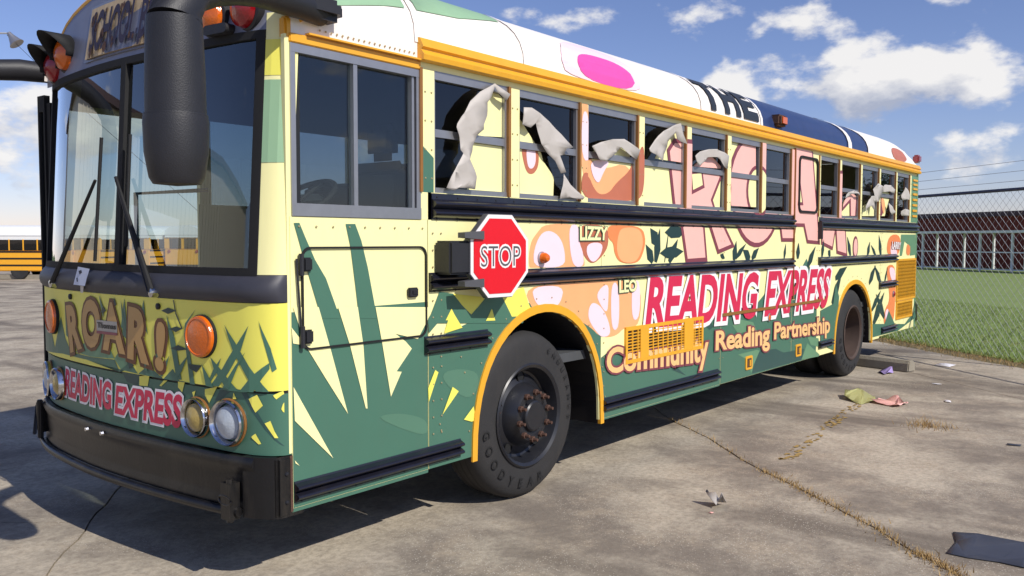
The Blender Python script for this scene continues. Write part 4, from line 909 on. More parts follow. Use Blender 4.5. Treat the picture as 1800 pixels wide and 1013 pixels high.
sw = MB(); ax = Vector((-.55, 0, .83)).normalized(); ux = Vector((.83, 0, .55)); c0 = Vector((.80, .62, 1.80))
sw.tube([c0+ux*(.23*math.cos(a*math.pi/12))+Vector((0, 1, 0))*(.23*math.sin(a*math.pi/12)) for a in range(25)], .016, 8, False).tube([c0-ux*.22, c0+ux*.22], .012).tube([c0-Vector((0, .22, 0)), c0+Vector((0, .22, 0))], .012).tube([c0, c0-ax*-.0+Vector((-.25, 0, -.4))], .03)
pt(sw, 'steering_wheel', 'rubber', smooth=True)
pt(MB().box(.30, .62, .08, 1.7, .9, 1.38), 'dashboard', 'interior', bevel=.04)
bp_ = pt(MB().prism(rrect(1.25, 2.1, .86, 1.9, .12), 1.55, 1.58, lambda x, y, z: (1.45+(y-1.55), x-.1, z)), 'modesty_panel', 'panel_grey')
vs, fs = text2d('AF-T  ONE', .0); mb = MB(); letters('panel_lettering', [(1.445, 2.0-vx*.085, 1.55+vy*.085) for vx, vy in vs], fs, 'panel_text')
pt(MB().tube([(1.42, 1.5, .86), (1.42, 1.5, 2.7)], .018).tube([(.75, 2.2, .9), (.75, 2.2, 1.9), (1.3, 2.25, 1.95)], .016), 'grab_pole', 'aluminium', smooth=True)
pt(MB().box(.6, 1.3, 1.75, W-.1, .42, .5), 'entry_step', 'interior')
# --- nose
lower = nose_band('lower_hood', .625, .908, 'green', 0, 0, nz=3, thick=.05)
upper = nose_band('upper_hood', .922, 1.318, 'yellow_vinyl', .012, .012, nz=3, thick=.06)
nose_band('nose_gap', .9, .93, 'far_black', -.008, nz=1)
cowl = nose_band('cowl', 1.322, 1.445, 'cowl', .02, .0, nz=6, prof=lambda q: .03*math.sin(math.pi*min(1, q*1.05))**.7)
# hood graphics
def nd(name, polys, m, k, up): return drape(name, polys, m, (.012 if up else 0)+.0013*k, None)
nd('green_graphic', [[(2.470,0.913),(2.349,1.182),(2.139,1.106),(2.043,0.969),(1.988,1.048),(1.914,1.161),(1.845,1.040),(1.761,0.970),(1.477,0.968),(1.207,0.978),(1.157,0.917),(1.071,0.994),(0.977,0.925),(0.881,0.976),(0.751,0.921),(0.671,0.978),(0.619,0.925),(0.494,0.921),(0.323,0.913),(0.242,0.936),(0.162,0.911),(0.222,0.909),(0.418,0.915),(0.751,0.921),(1.106,0.930),(1.522,0.948),(1.902,0.948)]], 'green', 1, True)
nd('green_blade', [[(0.277,1.215),(0.213,1.140),(0.045,0.919),(0.101,0.920),(0.223,1.093)], [(0.131,1.217),(0.177,1.103),(0.251,0.998),(0.323,0.925),(0.382,0.923),(0.297,1.009),(0.198,1.133)], [(0.379,1.058),(0.309,1.008),(0.192,0.913),(0.264,0.912),(0.356,1.004)], [(0.084,1.241),(0.037,1.116),(0.021,1.023),(0.033,1.009),(0.062,1.138)], [(0.043,1.051),(0.107,0.999),(0.192,0.912),(0.113,0.916),(0.042,1.024)], [(0.477,1.278),(0.523,1.232),(0.558,1.182),(0.494,0.917),(0.533,0.917),(0.572,1.149),(0.563,1.206)], [(0.711,1.239),(0.646,1.128),(0.599,0.931),(0.639,0.931),(0.687,1.117)], [(1.090,1.306),(1.066,1.116),(1.130,1.156)], [(0.302,1.060),(0.333,0.991),(0.381,0.939),(0.406,0.921),(0.356,1.004)], [(0.906,1.305),(0.895,1.212),(0.875,1.129),(0.941,1.210)], [(1.358,1.312),(1.303,1.234),(1.315,1.189),(1.345,1.259)], [(1.836,1.262),(1.789,1.160),(1.756,1.038),(1.824,1.061)], [(1.124,1.296),(1.088,1.176),(1.067,1.090),(1.112,1.113)], [(0.970,1.097),(0.902,1.009),(0.882,0.942),(0.943,0.971)], [(0.816,1.133),(0.769,1.036),(0.750,0.933),(0.801,0.950)], [(0.440,1.022),(0.393,0.970),(0.358,0.917),(0.412,0.920)], [(0.149,1.097),(0.200,1.017),(0.252,0.919),(0.293,0.923),(0.209,1.031)], [(0.690,1.042),(0.720,0.974),(0.765,0.928),(0.779,0.952)], [(0.542,1.054),(0.598,0.968),(0.639,0.931),(0.610,1.000)]], 'green', 2, True)
nd('leaf_graphic', [[(0.754,1.257),(0.696,1.274),(0.629,1.263),(0.697,1.244)], [(0.692,1.172),(0.631,1.187),(0.580,1.179),(0.639,1.159)], [(0.682,1.078),(0.620,1.097),(0.546,1.082),(0.621,1.070)], [(1.192,1.306),(1.168,1.267),(1.209,1.252)], [(0.647,1.314),(0.629,1.251),(0.580,1.179),(0.591,1.178),(0.636,1.247),(0.654,1.314)], [(0.543,1.013),(0.440,1.014),(0.479,0.978),(0.530,0.990)], [(1.343,1.219),(1.312,1.252),(1.281,1.231),(1.314,1.214)], [(1.071,0.994),(1.007,0.965),(1.057,0.944)]], 'leaf_dark', 3, True)
nd('pale_leaf', [[(1.686,0.977),(1.347,1.142),(1.207,0.983),(1.477,0.970)], [(1.207,0.983),(1.135,1.042),(1.072,0.968),(1.140,0.932)]], 'green_light', 2, True)
nd('yellow_wedge', [[(0.985,0.911),(0.890,0.925),(0.908,0.868),(0.987,0.864)], [(0.803,0.882),(0.766,0.911),(0.734,0.914),(0.789,0.879)], [(0.646,0.917),(0.592,0.918),(0.614,0.868),(0.647,0.889)], [(0.437,0.900),(0.349,0.920),(0.408,0.838),(0.438,0.870)], [(0.238,0.903),(0.221,0.875),(0.243,0.872)], [(0.148,0.881),(0.105,0.903),(0.079,0.855),(0.114,0.821)], [(0.072,0.774),(0.050,0.786),(0.025,0.707),(0.035,0.708)], [(0.137,0.708),(0.115,0.725),(0.089,0.680),(0.101,0.676)], [(0.039,0.902),(0.011,0.923),(0.010,0.907),(0.029,0.884)], [(0.534,0.876),(0.507,0.887),(0.522,0.853)], [(0.016,0.839),(0.010,0.869),(0.010,0.822)]], 'yellow_vinyl', 2, False)
nd('green_blade', [[(0.202,0.920),(0.162,0.911),(0.010,0.668),(0.022,0.678)], [(1.157,0.917),(0.977,0.925),(1.011,0.861),(1.109,0.869)], [(0.322,0.921),(0.242,0.916),(0.385,0.827)]], 'green_deep', 1, False)
side_corner = [[(0.017,1.275),(-0.006,1.181),(-0.005,1.151),(0.018,1.207)]]
for ch, q in (('R', [(1.811,1.230),(1.632,1.252),(1.581,1.007),(1.754,0.965)]), ('O', [(1.571,1.281),(1.340,1.284),(1.350,1.017),(1.578,1.022)]), ('A', [(1.292,1.279),(1.148,1.277),(1.086,1.014),(1.322,1.022)]), ('R', [(1.046,1.266),(0.847,1.250),(0.862,0.978),(1.069,0.998)]), ('!', [(0.791,1.211),(0.710,1.193),(0.741,0.951),(0.816,0.967)])):
    text_nose('letter_edge', ch, q, 'brown_edge', .0172, .11, .05); text_nose('letter_fill', ch, q, 'tan_letter', .0188, .05, .05)
for s, q in (('READING', [(1.875,0.866),(1.261,0.853),(1.274,0.701),(1.904,0.703)]), ('EXPRESS', [(1.208,0.844),(0.605,0.856),(0.627,0.687),(1.235,0.690)])):
    text_nose('lettering_rim', s, q, 'white_vinyl', .0042, .10, .035); text_nose('red_lettering', s, q, 'red_letter', .0058, .035, .035)
eb = [(1.385,1.177),(1.158,1.179),(1.157,1.108),(1.383,1.107)]
em = drape('emblem', [eb], 'aluminium', .021); text_nose('emblem_lettering', 'Thomas', [(1.370,1.166),(1.167,1.167),(1.168,1.138),(1.371,1.135)], 'dark_metal', .0235, .03, .03); drape('emblem_strip', [[(1.380,1.120),(1.158,1.122),(1.157,1.108),(1.383,1.105)]], 'mauve', .0232)
def nose_dir(y):
    d = (fx(min(W, y+.02))-fx(max(0, y-.02)))/.04; return Vector((-1, d, 0)).normalized()
def lamp(name, y, z, r, prof, lens_m, lens_prof, ring_m='chrome', off=.0):
    c = Vector(fp(y, z, off)); d = nose_dir(y)
    k = pt(MB().lathe([(a*r, h) for a, h in prof], c, d, 32), name, ring_m, smooth=True, auto=35)
    pt(MB().lathe([(a*r, h) for a, h in lens_prof], c, d, 32), 'lens', lens_m, k, smooth=True, auto=40); return k
sig_p = [(1.05, -.01), (1.05, .012), (.98, .016)]; sig_l = [(1, .0), (1, .022), (.96, .03), (.86, .033), (.84, .029), (.5, .034), (0, .036)]
for y, z in ([(0.432,1.152)][0], (2.04, 1.153)): lamp('turn_signal', y, z, .098, sig_p, 'amber', sig_l, 'rubber', .012)
hp = [(1.12, -.045), (1.14, .014), (1.08, .022), (1.0, .015), (.9, -.02), (.84, -.035)]
hl = [(.86, -.03), (.8, -.012), (.5, .004), (0, .01)]
for i, (y, z, r, lm) in enumerate(((*[(0.260,0.764)][0], .094, 'clear_lens'), (*[(0.489,0.762)][0], .083, 'yellow_lens'), (2.215, .765, .094, 'clear_lens'), (1.98, .765, .083, 'yellow_lens'))):
    k = lamp('headlight', y, z, r, hp, lm, [(a, h+.018) for a, h in hl], off=.018); c = Vector(fp(y, z, .004)); d = nose_dir(y); pt(MB().lathe([(r*1.14, -.004), (r*1.2, .006), (r*1.13, .010)], c, d, 32), 'trim_ring', 'sash_bronze', k)
for q in ([(0.779,1.277)][0], [(1.739,1.284)][0]): pt(MB().lathe([(.016, 0), (.016, .01), (.006, .014), (0, .014)], fp(*q, .012), (-1, 0, 0), 14), 'hood_lock', 'dark_metal')
# bumper
bm_ = nose_band('bumper', .375, .618, 'bumper_black', .012, .03, y0=.10, y1=W, nz=10, thick=.12, prof=lambda q: .028*max(0, 1-abs(q-.86)/.10)+.012*(q < .12))
cap = nose_band('bumper_cap', .34, .622, 'bumper_black', .03, .03, y0=.003, y1=.16, nz=2, thick=.08)
pt(MB().box(.20, .282, .0, .06, .34, .622), 'bumper_return', 'bumper_black', cap, bevel=.012)
for z in (.41, .54): pt(MB().lathe([(.012, 0), (.009, .006), (0, .008)], (.25, .0, z), (0, -1, 0), 8), 'bolt', 'dark_metal', cap)
ar = pt(MB().tube([fp(y, .368-.012*math.cos((y-1.2)*1.2), .042) for y in [.17+.11*k for k in range(21)]], .022, 10), 'crossing_arm', 'bumper_black', smooth=True)
pt(MB().box(.19, .25, 2.33, 2.42, .42, .60).tube([(.19, 2.36, .38), (.19, 2.36, .62)], .018).tube([(.17, 2.40, .40), (.21, 2.44, .58)], .012), 'arm_motor', 'bumper_black', ar, bevel=.01)
pt(MB().box(fx(.22)-.075, fx(.22)-.02, .18, .25, .33, .50).tube([(fx(.22)-.06, .2, .32), (fx(.22)-.06, .2, .52)], .016).tube([(fx(.3)-.06, .22+.05*math.cos(a*.63), .42+.022*math.sin(a*.63)) for a in range(11)], .006, 6, False), 'arm_latch', 'bumper_black', ar)
for q in ([(1.460,0.583)][0], [(1.282,0.586)][0]): pt(MB().lathe([(.015, 0), (.011, .012), (0, .014)], fp(*q, .05), (-1, 0, 0), 8), 'bumper_bolt', 'chrome')
pt(MB().box(.268, .284, .0, .09, .36, .62), 'jamb', 'rust')
# corner post (pillar) beside the windscreen
nose_band('corner_pillar', 1.446, 2.62, 'cream', .002, .002, y0=.005, y1=.10, nz=4, thick=-.005)
drape('green_graphic', [rect(.004, .098, 1.95, 2.32)], 'roof_green', .0045); drape('yellow_wedge', [rect(.004, .098, 2.34, 2.50)], 'yellow_vinyl', .0045)
nose_band('corner_pillar', 1.446, 2.62, 'rubber', .0, .0, y0=W-.14, y1=W, nz=2, thick=.05)
pt(MB().box(.325, .36, .02, .17, 1.46, 2.5), 'pillar_trim', 'seat'); pt(MB().box(.268, .31, .004, .03, .63, 2.52), 'corner_filler', 'cream')
# windscreen: two curved panes, gasket, mullion
WT = 2.52
for a, b in ((.125, 1.165), (1.205, W-.15)): 
    ys = [y for y in YS if a < y < b]; ys = [a]+ys+[b]; mb = MB(); n = len(ys)
    for z in (1.46, 1.8, 2.15, WT): mb.v += [fp(y, z, -.012) for y in ys]
    for j in range(3):
        for i in range(n-1): mb.f.append((j*n+i, j*n+i+1, (j+1)*n+i+1, (j+1)*n+i))
    pt(mb, 'windscreen', 'windshield_glass', smooth=True)
nose_band('screen_gasket', 1.44, 1.475, 'rubber', .006, y0=.10, y1=W-.12, nz=1); nose_band('screen_gasket', WT-.012, WT+.025, 'rubber', .006, y0=.10, y1=W-.12, nz=1)
nose_band('screen_gasket', 1.475, WT, 'rubber', .005, y0=.10, y1=.145, nz=2); nose_band('screen_gasket', 1.475, WT, 'rubber', .005, y0=W-.17, y1=W-.13, nz=2); nose_band('mullion', 1.475, WT, 'rubber', .008, y0=1.16, y1=1.21, nz=2)
# header: arch-topped cap with roof-edge trim
def head_x(y, z): return fx(y)+(z-1.4)*.06+max(0, z-2.6)*.12
hp_ = [(y, z) for y, z in prof_pts(.31)]
mb = MB(); base = [(y, 2.545) for y, z in hp_]; n = len(hp_)
for q in range(5):
    for (y, z), (y2, z2) in zip(hp_, base): zz_ = z2+(z-z2)*q/4; mb.v.append((min(head_x(y, zz_), .33 if y < .05 or y > W-.05 else 9), y, zz_))
for q in range(4):
    for i in range(n-1): mb.f.append((q*n+i, q*n+i+1, (q+1)*n+i+1, (q+1)*n+i))
pt(mb, 'header', 'header_grey', smooth=True)
pt(MB().tube([(head_x(y, z)+.01, y, z+.004) for y, z in hp_], .017, 8), 'roof_edge_trim', 'school_yellow', smooth=True)
mb = MB(); 
for (y, z) in hp_: mb.v += [(head_x(y, z)+.008, y, z), (.315, y, z)]
for i in range(n-1): mb.f.append((2*i, 2*i+1, 2*i+3, 2*i+2))
pt(mb, 'roof_cap', 'white_roof', smooth=True)
pt(MB().box(.27, .40, .0, .05, 2.50, 2.60), 'corner_bracket', 'school_yellow', bevel=.01)
# destination sign
def hd(name, poly, m, off):
    mb = MB(); mb.v = [(head_x(y, z)-off, y, z) for y, z in poly]; mb.f = [tuple(t) for t in tess(poly)]; return pt(mb, name, m)
def sq(y0, y1, z0, z1, n=10): return [(y0+(y1-y0)*k/n, z0) for k in range(n+1)]+[(y1+(y0-y1)*k/n, z1) for k in range(n+1)]
hd('sign_frame', sq(.78, 1.67, 2.575, 2.89), 'aluminium', .007); sgn_ = hd('destination_sign', sq(.80, 1.65, 2.592, 2.875), 'sign_faded', .010)
vs, fs = text_quad('SCHOOL BUS', [(1.61, 2.85), (.84, 2.85), (.84, 2.62), (1.61, 2.62)], .03); mb = MB(); letters('sign_lettering', [(head_x(a, b)-.013, a, b) for a, b in vs], fs, 'sign_ink')
fl_ = []
for k in range(26):
    y = random.uniform(.84, 1.62); z = random.uniform(2.60, 2.86); r = random.uniform(.006, .03); fl_.append([(y+r*math.cos(a)*random.uniform(.5, 1.1), z+1.5*r*math.sin(a)*random.uniform(.5, 1.1)) for a in [i*.9 for i in range(7)]])
for f_ in fl_: hd('paint_flake', f_, 'sign_ink' if random.random() < .4 else 'rust', .0145)
# warning lamps with visors
def warn(y, z, m, visor, r=.09):
    c = Vector((head_x(y, z), y, z)); d = Vector((-1, .0, -.05)).normalized()
    k = pt(MB().lathe([(r*1.15, -.02), (r*1.15, .015), (r, .02)], c, d, 28), 'warning_lamp', 'black_plastic', smooth=True)
    pt(MB().lathe([(r, .01), (r*.9, .04), (r*.5, .06), (0, .066)], c, d, 28), 'lens', m, k, smooth=True)
    if visor:
        mb = MB(); n = 14
        for h in (0, .16):
            for q in range(n+1):
                a = math.pi*(-.1+1.2*q/n); hh = h*(.35+.65*max(0, math.sin(a))); mb.v.append((c.x-hh, c.y+r*1.18*math.cos(a), c.z+r*1.18*math.sin(a)+.01))
        for q in range(n): mb.f.append((q, q+1, n+1+q+1, n+1+q))
        o = pt(mb, 'visor', 'rubber', k, smooth=True); md = o.modifiers.new('t', 'SOLIDIFY'); md.thickness = .004
        o2 = o.data
warn(1.98, 2.67, 'amber', True); warn(2.2, 2.63, 'red_lens', True); warn(.43, 2.64, 'amber', False); warn(.215, 2.65, 'red_lens', False)
c = fp(.36, 2.568, 0); pt(MB().prism(rrect(.28, .44, 2.545, 2.59, .02), 0, .05, lambda x, y, z: (head_x(x, z)-y, x, z)), 'marker_housing', 'black_plastic')
# wipers, taped paper
def wiper(p0, p1, q0, q1):
    a = Vector(fp(*p0, .05)); b = Vector(fp(*p1, .035))
    w_ = pt(MB().tube([a, a+(b-a)*.2, b], [.016, .013, .008], 8), 'wiper', 'rubber', smooth=True); off = Vector((0, .035, -.01))
    pt(MB().tube([a+off, b+Vector((0, .008, 0))], .006, 6), 'link_rod', 'dark_metal', w_)
    pt(MB().tube([fp(*q0, .02), fp(*q1, .02)], .009, 6), 'blade', 'rubber', w_); pt(MB().lathe([(.026, 0), (.022, .03), (0, .036)], fp(*p0, .03), (-1, 0, 0), 12), 'pivot', 'chrome', w_)
wiper([(1.940,1.351)][0], [(1.394,1.917)][0], [(1.399,1.488)][0], [(1.373,2.143)][0]); wiper([(0.771,1.345)][0], [(1.170,1.925)][0], [(1.072,1.569)][0], [(1.071,2.138)][0])
drape('paper_note', [[(1.518,1.458),(1.373,1.449),(1.430,1.357),(1.579,1.359)]], 'paper', .058)
hw = []
for a_, b_ in (((548, 752), (566, 765)), ((530, 790), (540, 812))): pass
drape('note_ink', [[(1.504,1.435),(1.471,1.441),(1.461,1.427),(1.489,1.417)], [(1.531,1.397),(1.517,1.399),(1.514,1.377),(1.528,1.377)]], 'ink', .0595); drape('tape', [[(1.516,1.354),(1.474,1.354),(1.484,1.318),(1.518,1.318)]], 'film_back', .045)
# mirrors: arm from the roof corner bending down into a tall housing
def mirror(sy):
    Y = (lambda y: y) if sy > 0 else (lambda y: W-y)
    path = [(.46, -.02, 2.63), (.34, -.045, 2.645), (.2, -.07, 2.645), (.05, -.12, 2.63), (-.1, -.17, 2.60), (-.22, -.205, 2.57), (-.33, -.235, 2.53), (-.395, -.255, 2.47), (-.415, -.262, 2.40)]
    rr = [.05, .062, .066, .062, .062, .068, .080, .092, .098]
    ar_ = pt(MB().tube([(x, Y(y), z) for x, y, z in path], rr, 18), 'mirror_arm', 'black_plastic', smooth=True, auto=60)
    pt(MB().box(.30, .54, min(Y(-.10), Y(.05)), max(Y(-.10), Y(.05)), 2.60, 2.70), 'arm_bracket', 'black_plastic', ar_, bevel=.03)
    c = (-.42, Y(-.262), 0)
    pt(MB().lathe([(.0, 2.41), (.098, 2.41), (.100, 2.38), (.106, 2.2), (.108, 2.05)], c, (0, 0, 1), 28), 'upper_housing', 'black_plastic', ar_, smooth=True)
    pt(MB().lathe([(.112, 2.062), (.116, 2.03), (.113, 1.92), (.098, 1.83), (.085, 1.808), (.0, 1.80)], c, (0, 0, 1), 28), 'lower_housing', 'black_plastic', ar_, smooth=True)
    pt(MB().lathe([(.112, 2.052), (.113, 2.056), (.100, 2.058)], c, (0, 0, 1), 28), 'housing_seam', 'rubber', ar_)
mirror(1); mirror(-1)
# stop arm
SA = empty('stop_arm', (0, 0, 0)); SA.parent = BUS; SA.matrix_parent_inverse = BUS_INV

def stop_sign():
    c = Vector((1.60, -.145, 1.515)); th = math.radians(5); ux = Vector((math.cos(th), -math.sin(th), 0)); nrm = Vector((-math.sin(th), -math.cos(th), 0)); up = Vector((0, 0, 1)); ap = .229
    def octa(r): return [(r/math.cos(math.pi/8)*math.cos(math.pi/8+k*math.pi/4), r/math.cos(math.pi/8)*math.sin(math.pi/8+k*math.pi/4)) for k in range(8)]
    def place(u, v, h): return tuple(c+ux*u+up*v+nrm*h)
    def plate(r, h0, h1, name, m):
        o_ = octa(r); mb = MB(); mb.v = [place(a, b, h0) for a, b in o_]+[place(a, b, h1) for a, b in o_]; mb.f = [tuple(range(8)), tuple(range(8, 16))]+[(i, (i+1) % 8, 8+(i+1) % 8, 8+i) for i in range(8)]
        return pt(mb, name, m, SA)
    plate(ap+.004, -.035, -.001, 'sign_body', 'sign_grey'); plate(ap, 0, .003, 'sign_border', 'sign_white'); plate(ap-.021, .0035, .006, 'sign_face', 'stop_red')
    for nm, m, h, off in (('sign_lettering', 'sign_white', .0075, .055), ('letter_core', 'sign_grey', .009, -.012)):
        vs, fs = text_quad('STOP', [(-.165, .068), (.165, .068), (.165, -.068), (-.165, -.068)], off, .055); mb = MB(); letters(nm, [place(a, b, h) for a, b in vs], fs, m, SA)
    pt(MB().box(1.22, 1.40, -.12, 0, 1.42, 1.60), 'motor_housing', 'black_plastic', SA, bevel=.012)
    for z in (1.63, 1.37): pt(MB().prism([(1.30, z-.014), (1.46, z-.024), (1.46, z+.024), (1.30, z+.014)], -.15, -.10), 'hinge_arm', 'sign_grey', SA)
stop_sign()
# open entrance door on the far side
ed = pt(MB().box(.31, .345, W+.006, W+.10, .55, .60).box(.31, .345, W+.006, W+.10, 2.40, 2.50).box(.31, .345, W+.006, W+.026, .60, 2.40).box(.31, .345, W+.082, W+.10, .60, 2.40).box(.31, .345, W+.026, W+.082, 1.35, 1.40), 'entrance_door', 'rubber')
pt(MB().box(.325, .33, W+.026, W+.082, 1.40, 2.40), 'pane', 'clear_glass', ed); pt(MB().box(.325, .33, W+.026, W+.082, .60, 1.35), 'pane', 'clear_glass', ed)
pt(MB().box(.32, .37, W-.05, W, .45, 2.45), 'door_jamb', 'rubber')

# ------------------------------------------------------------------ litter and small things on the lot
def litter(name, label, cat, pts, m, h, loc, fold=None):
    bm = bmesh.new(); vs = [bm.verts.new((a, b, 0)) for a, b in pts]
    for t in tess(pts): bm.faces.new([vs[i] for i in t])
    for k in range(3): bmesh.ops.subdivide_edges(bm, edges=bm.edges[:], cuts=1)
    sd = random.random()*50
    for v in bm.verts: v.co.z = .004+h*max(0, .25+mnoise.noise((v.co.x*7+sd, v.co.y*7, sd)))+(fold(v.co.x, v.co.y) if fold else 0)
    for f in bm.faces: f.smooth = True
    me = bpy.data.meshes.new(name); bm.to_mesh(me); bm.free(); o = link(name, me, m); o.location = (*loc, 0); md = o.modifiers.new('t', 'SOLIDIFY'); md.thickness = .002; tag(o, label, cat); return o
litter('vinyl_scrap', 'curled olive and pale scrap of vinyl film lying on the concrete', 'scrap', [(-.3,-.1),(-.05,-.16),(.18,-.1),(.25,.08),(.1,.18),(-.12,.12)], 'litter_olive', .05, (6.9, -.52), lambda x, y: .5*max(0, y-.05))
litter('vinyl_scrap', 'crumpled pink scrap of vinyl film beside the olive scrap', 'scrap', [(-.2,-.12),(.05,-.16),(.2,-.02),(.15,.14),(-.1,.16)], 'pink_letter', .07, (6.86, -.82))
litter('vinyl_scrap', 'small violet and cream vinyl scrap beside the wheel stop', 'scrap', [(-.22,-.05),(.0,-.09),(.2,-.02),(.18,.08),(-.05,.07)], 'litter_violet', .06, (8.95, -.2))
litter('paper_scrap', 'flat white paper scrap near the verge', 'paper', [(-.16,-.1),(.12,-.12),(.17,.06),(-.1,.1)], 'white_vinyl', .01, (10.1, -.6))
litter('vinyl_scrap', 'pale grey upright flake of vinyl on the speckled slab', 'scrap', [(-.05,-.03),(.05,-.05),(.06,.03),(-.01,.06)], 'film_back', .02, (2.66, -.96), lambda x, y: .09*max(0, 1-abs(x)*16))
litter('pink_flake', 'tiny pink flake next to the grey vinyl flake', 'scrap', [(-.012,-.01),(.012,-.012),(.01,.01),(-.008,.012)], 'pink_letter', .012, (2.52, -1.0))
MP = [(3.032,-2.193),(3.089,-2.309),(3.089,-2.527),(3.114,-2.653),(2.712,-2.674),(2.671,-2.587),(2.679,-2.475),(2.650,-2.339),(2.654,-2.241),(2.864,-2.245)]
litter('rubber_mat', 'dark blue grey torn mat lying flat across the pale slab', 'mat', [(a-3.0, b+2.4) for a, b in MP], 'litter_dark', .003, (3.0, -2.4))
for k, (x, y, a) in enumerate(((7.3,-1.25,.4), (5.6,-2.1,2.), (8.4,-.9,1.1))):
    o = litter('paper_scrap', ('white paper sliver by the faded yellow line', 'small dark leaf-like scrap on the pale slab', 'white bit of paper on the dark stained slab')[k], 'scrap', [(-.05,-.02),(.05,-.03),(.06,.02),(-.03,.03)], ('white_vinyl', 'litter_dark', 'white_vinyl')[k], .012, (x, y)); o.rotation_euler.z = a
ws = empty('wheel_stop', (9.35, .1, 0), 'long grey concrete wheel stop behind the rear wheel', 'wheel stop')
d = (Vector((9.086, -.35))-Vector((9.40, .9))).normalized()
mb = MB(); prf = [(-.09, 0), (.09, 0), (.075, .10), (.05, .135), (-.05, .135), (-.075, .10)]
for q in (-.9, .55):
    for a, z in prf: mb.v.append((d.x*q-d.y*a, d.y*q+d.x*a, z+.001))
mb.f = [tuple(range(6)), tuple(range(6, 12))]+[(i, (i+1) % 6, 6+(i+1) % 6, 6+i) for i in range(6)]
mb.build('block', 'concrete_block', ws, bevel=.012)

# ------------------------------------------------------------------ chain link fence
fence = empty('chain_link_fence', (*xy(9, TE+.55), 0), 'tall galvanised chain link fence with dark top rail and barbed wire', 'fence')
FI = Matrix.Translation((-fence.location.x, -fence.location.y, 0))
def fpart(mb, name, m, **k):
    o = mb.build(name, m, None, **k); o.parent = fence; o.matrix_parent_inverse = FI; return o
TF = TE+.55; S0, S1, HF = 1.0, 17.0, 2.30
V3 = lambda s, t, z: (*xy(s, t), z)
fpart(MB().tube([V3(S0, TF, HF), V3(S1, TF, HF)], .024, 10), 'top_rail', 'pipe_dark', smooth=True)
for s in (2.0, 5.05, 13.1, 16.2): fpart(MB().tube([V3(s, TF+.03, -.1), V3(s, TF+.03, HF)], .03, 10), 'fence_post', 'galvanised', smooth=True)
for k in range(3): fpart(MB().tube([V3(S0, TF-.06-.09*k, HF+.12+.12*k), V3((S0+S1)/2, TF-.06-.09*k, HF+.10+.12*k), V3(S1, TF-.06-.09*k, HF+.12+.12*k)], .003, 4), 'barbed_wire', 'galvanised')
mb = MB(); p = .064; n = int((S1-S0)/p); rows = int((HF+.03)/p)
for i in range(n):
    s = S0+i*p; vs = []
    for r in range(rows+1):
        off = (p*.5 if (r+i) % 2 else -p*.5); vs.append((s+off+p*.5, TF+(.003 if (r+i) % 2 else -.003), r*p-.02))
    b = len(mb.v); w = .0027
    for q, (a, t, z) in enumerate(vs):
        x, y = xy(a, t); mb.v += [(x-w*A_.x, y-w*A_.y, z), (x+w*A_.x, y+w*A_.y, z), (x+w*B_.x*1.4, y+w*B_.y*1.4, z+w)]
    for q in range(len(vs)-1):
        o_ = b+q*3
        for k in range(3): mb.f.append((o_+k, o_+(k+1) % 3, o_+3+(k+1) % 3, o_+3+k))
me = bpy.data.meshes.new('chain_link'); me.from_pydata(mb.v, [], mb.f); o = link('chain_link', me, 'galvanised'); o.parent = fence; o.matrix_parent_inverse = FI; tag(o, kind='stuff')
mb = MB()
for i in range(n): 
    x, y = xy(S0+i*p+p*.5, TF); mb.tube([(x, y, HF), (x+.004, y, HF+.05)], .002, 3)
fpart(mb, 'wire_ends', 'galvanised'); 

# ------------------------------------------------------------------ brick building with covered walkway
bld = empty('brick_building', (57, 9, 0), 'long low red brick building with dark roof edge beyond the lawn', 'building')
bd = Vector((59.87-55.14, 12.03-5.1)).normalized(); bn = Vector((-bd.y, bd.x))
if bn.dot(Vector((-1, -1))) < 0: bn = -bn
bo = Vector((57.5, 8.6))
def B3(u, w, z): v = bo+bd*u-bn*w; return (v.x-57, v.y-9, z)
def bbox(u0, u1, w0, w1, z0, z1):
    mb = MB(); mb.v = [B3(u, w, z) for z in (z0, z1) for u, w in ((u0, w0), (u1, w0), (u1, w1), (u0, w1))]; mb.f = [(0,3,2,1),(4,5,6,7),(0,1,5,4),(1,2,6,5),(2,3,7,6),(3,0,4,7)]; return mb
wall = bbox(-45, 45, 0, 14, -.05, 3.05).build('wall', 'mortar', bld)
bm_b = MB()
for r in range(36):
    z = .02+r*.083
    for c in range(-44, 45):
        for h in (0, .5):
            u = c+h+(.25 if r % 2 else 0)
            if -14 < u < 14: bm_b.add(bbox(u, u+.485, -.012, .0, z, z+.07).v, [(0,3,2,1),(4,5,6,7),(0,1,5,4),(1,2,6,5),(3,0,4,7)])
ob = bm_b.build('brickwork', 'brick', bld); tag(ob, kind='stuff')
bbox(-45, 45, -.5, 14.4, 3.05, 3.32).build('roof', 'roof_dark', bld)
wk = empty('covered_walkway', (*(bo+bn*4), 0), 'pale covered walkway with slim white posts in front of the brick building', 'walkway')
WI = Matrix.Translation((57-(bo+bn*4).x, 9-(bo+bn*4).y, 0))
def wpart(mb, name, m): o = mb.build(name, m, wk); o.location = WI.translation; return o
wpart(bbox(-40, 40, -5.2, -3.0, 2.02, 2.14), 'canopy', 'white_post')
for k in range(-10, 11): wpart(bbox(k*2.05-.05, k*2.05+.05, -5.1, -5.0, 0, 2.02), 'post', 'white_post'); 
for k in range(-9, 9): wpart(bbox(k*2.05+.9, k*2.05+1.0, -3.2, -3.1, 0, 2.02), 'post', 'white_post')
wpart(bbox(-40, 40, -5.12, -5.07, .98, 1.04), 'rail', 'white_post'); wpart(bbox(-40, 40, -5.13, -5.08, .08, .14), 'rail', 'white_post')

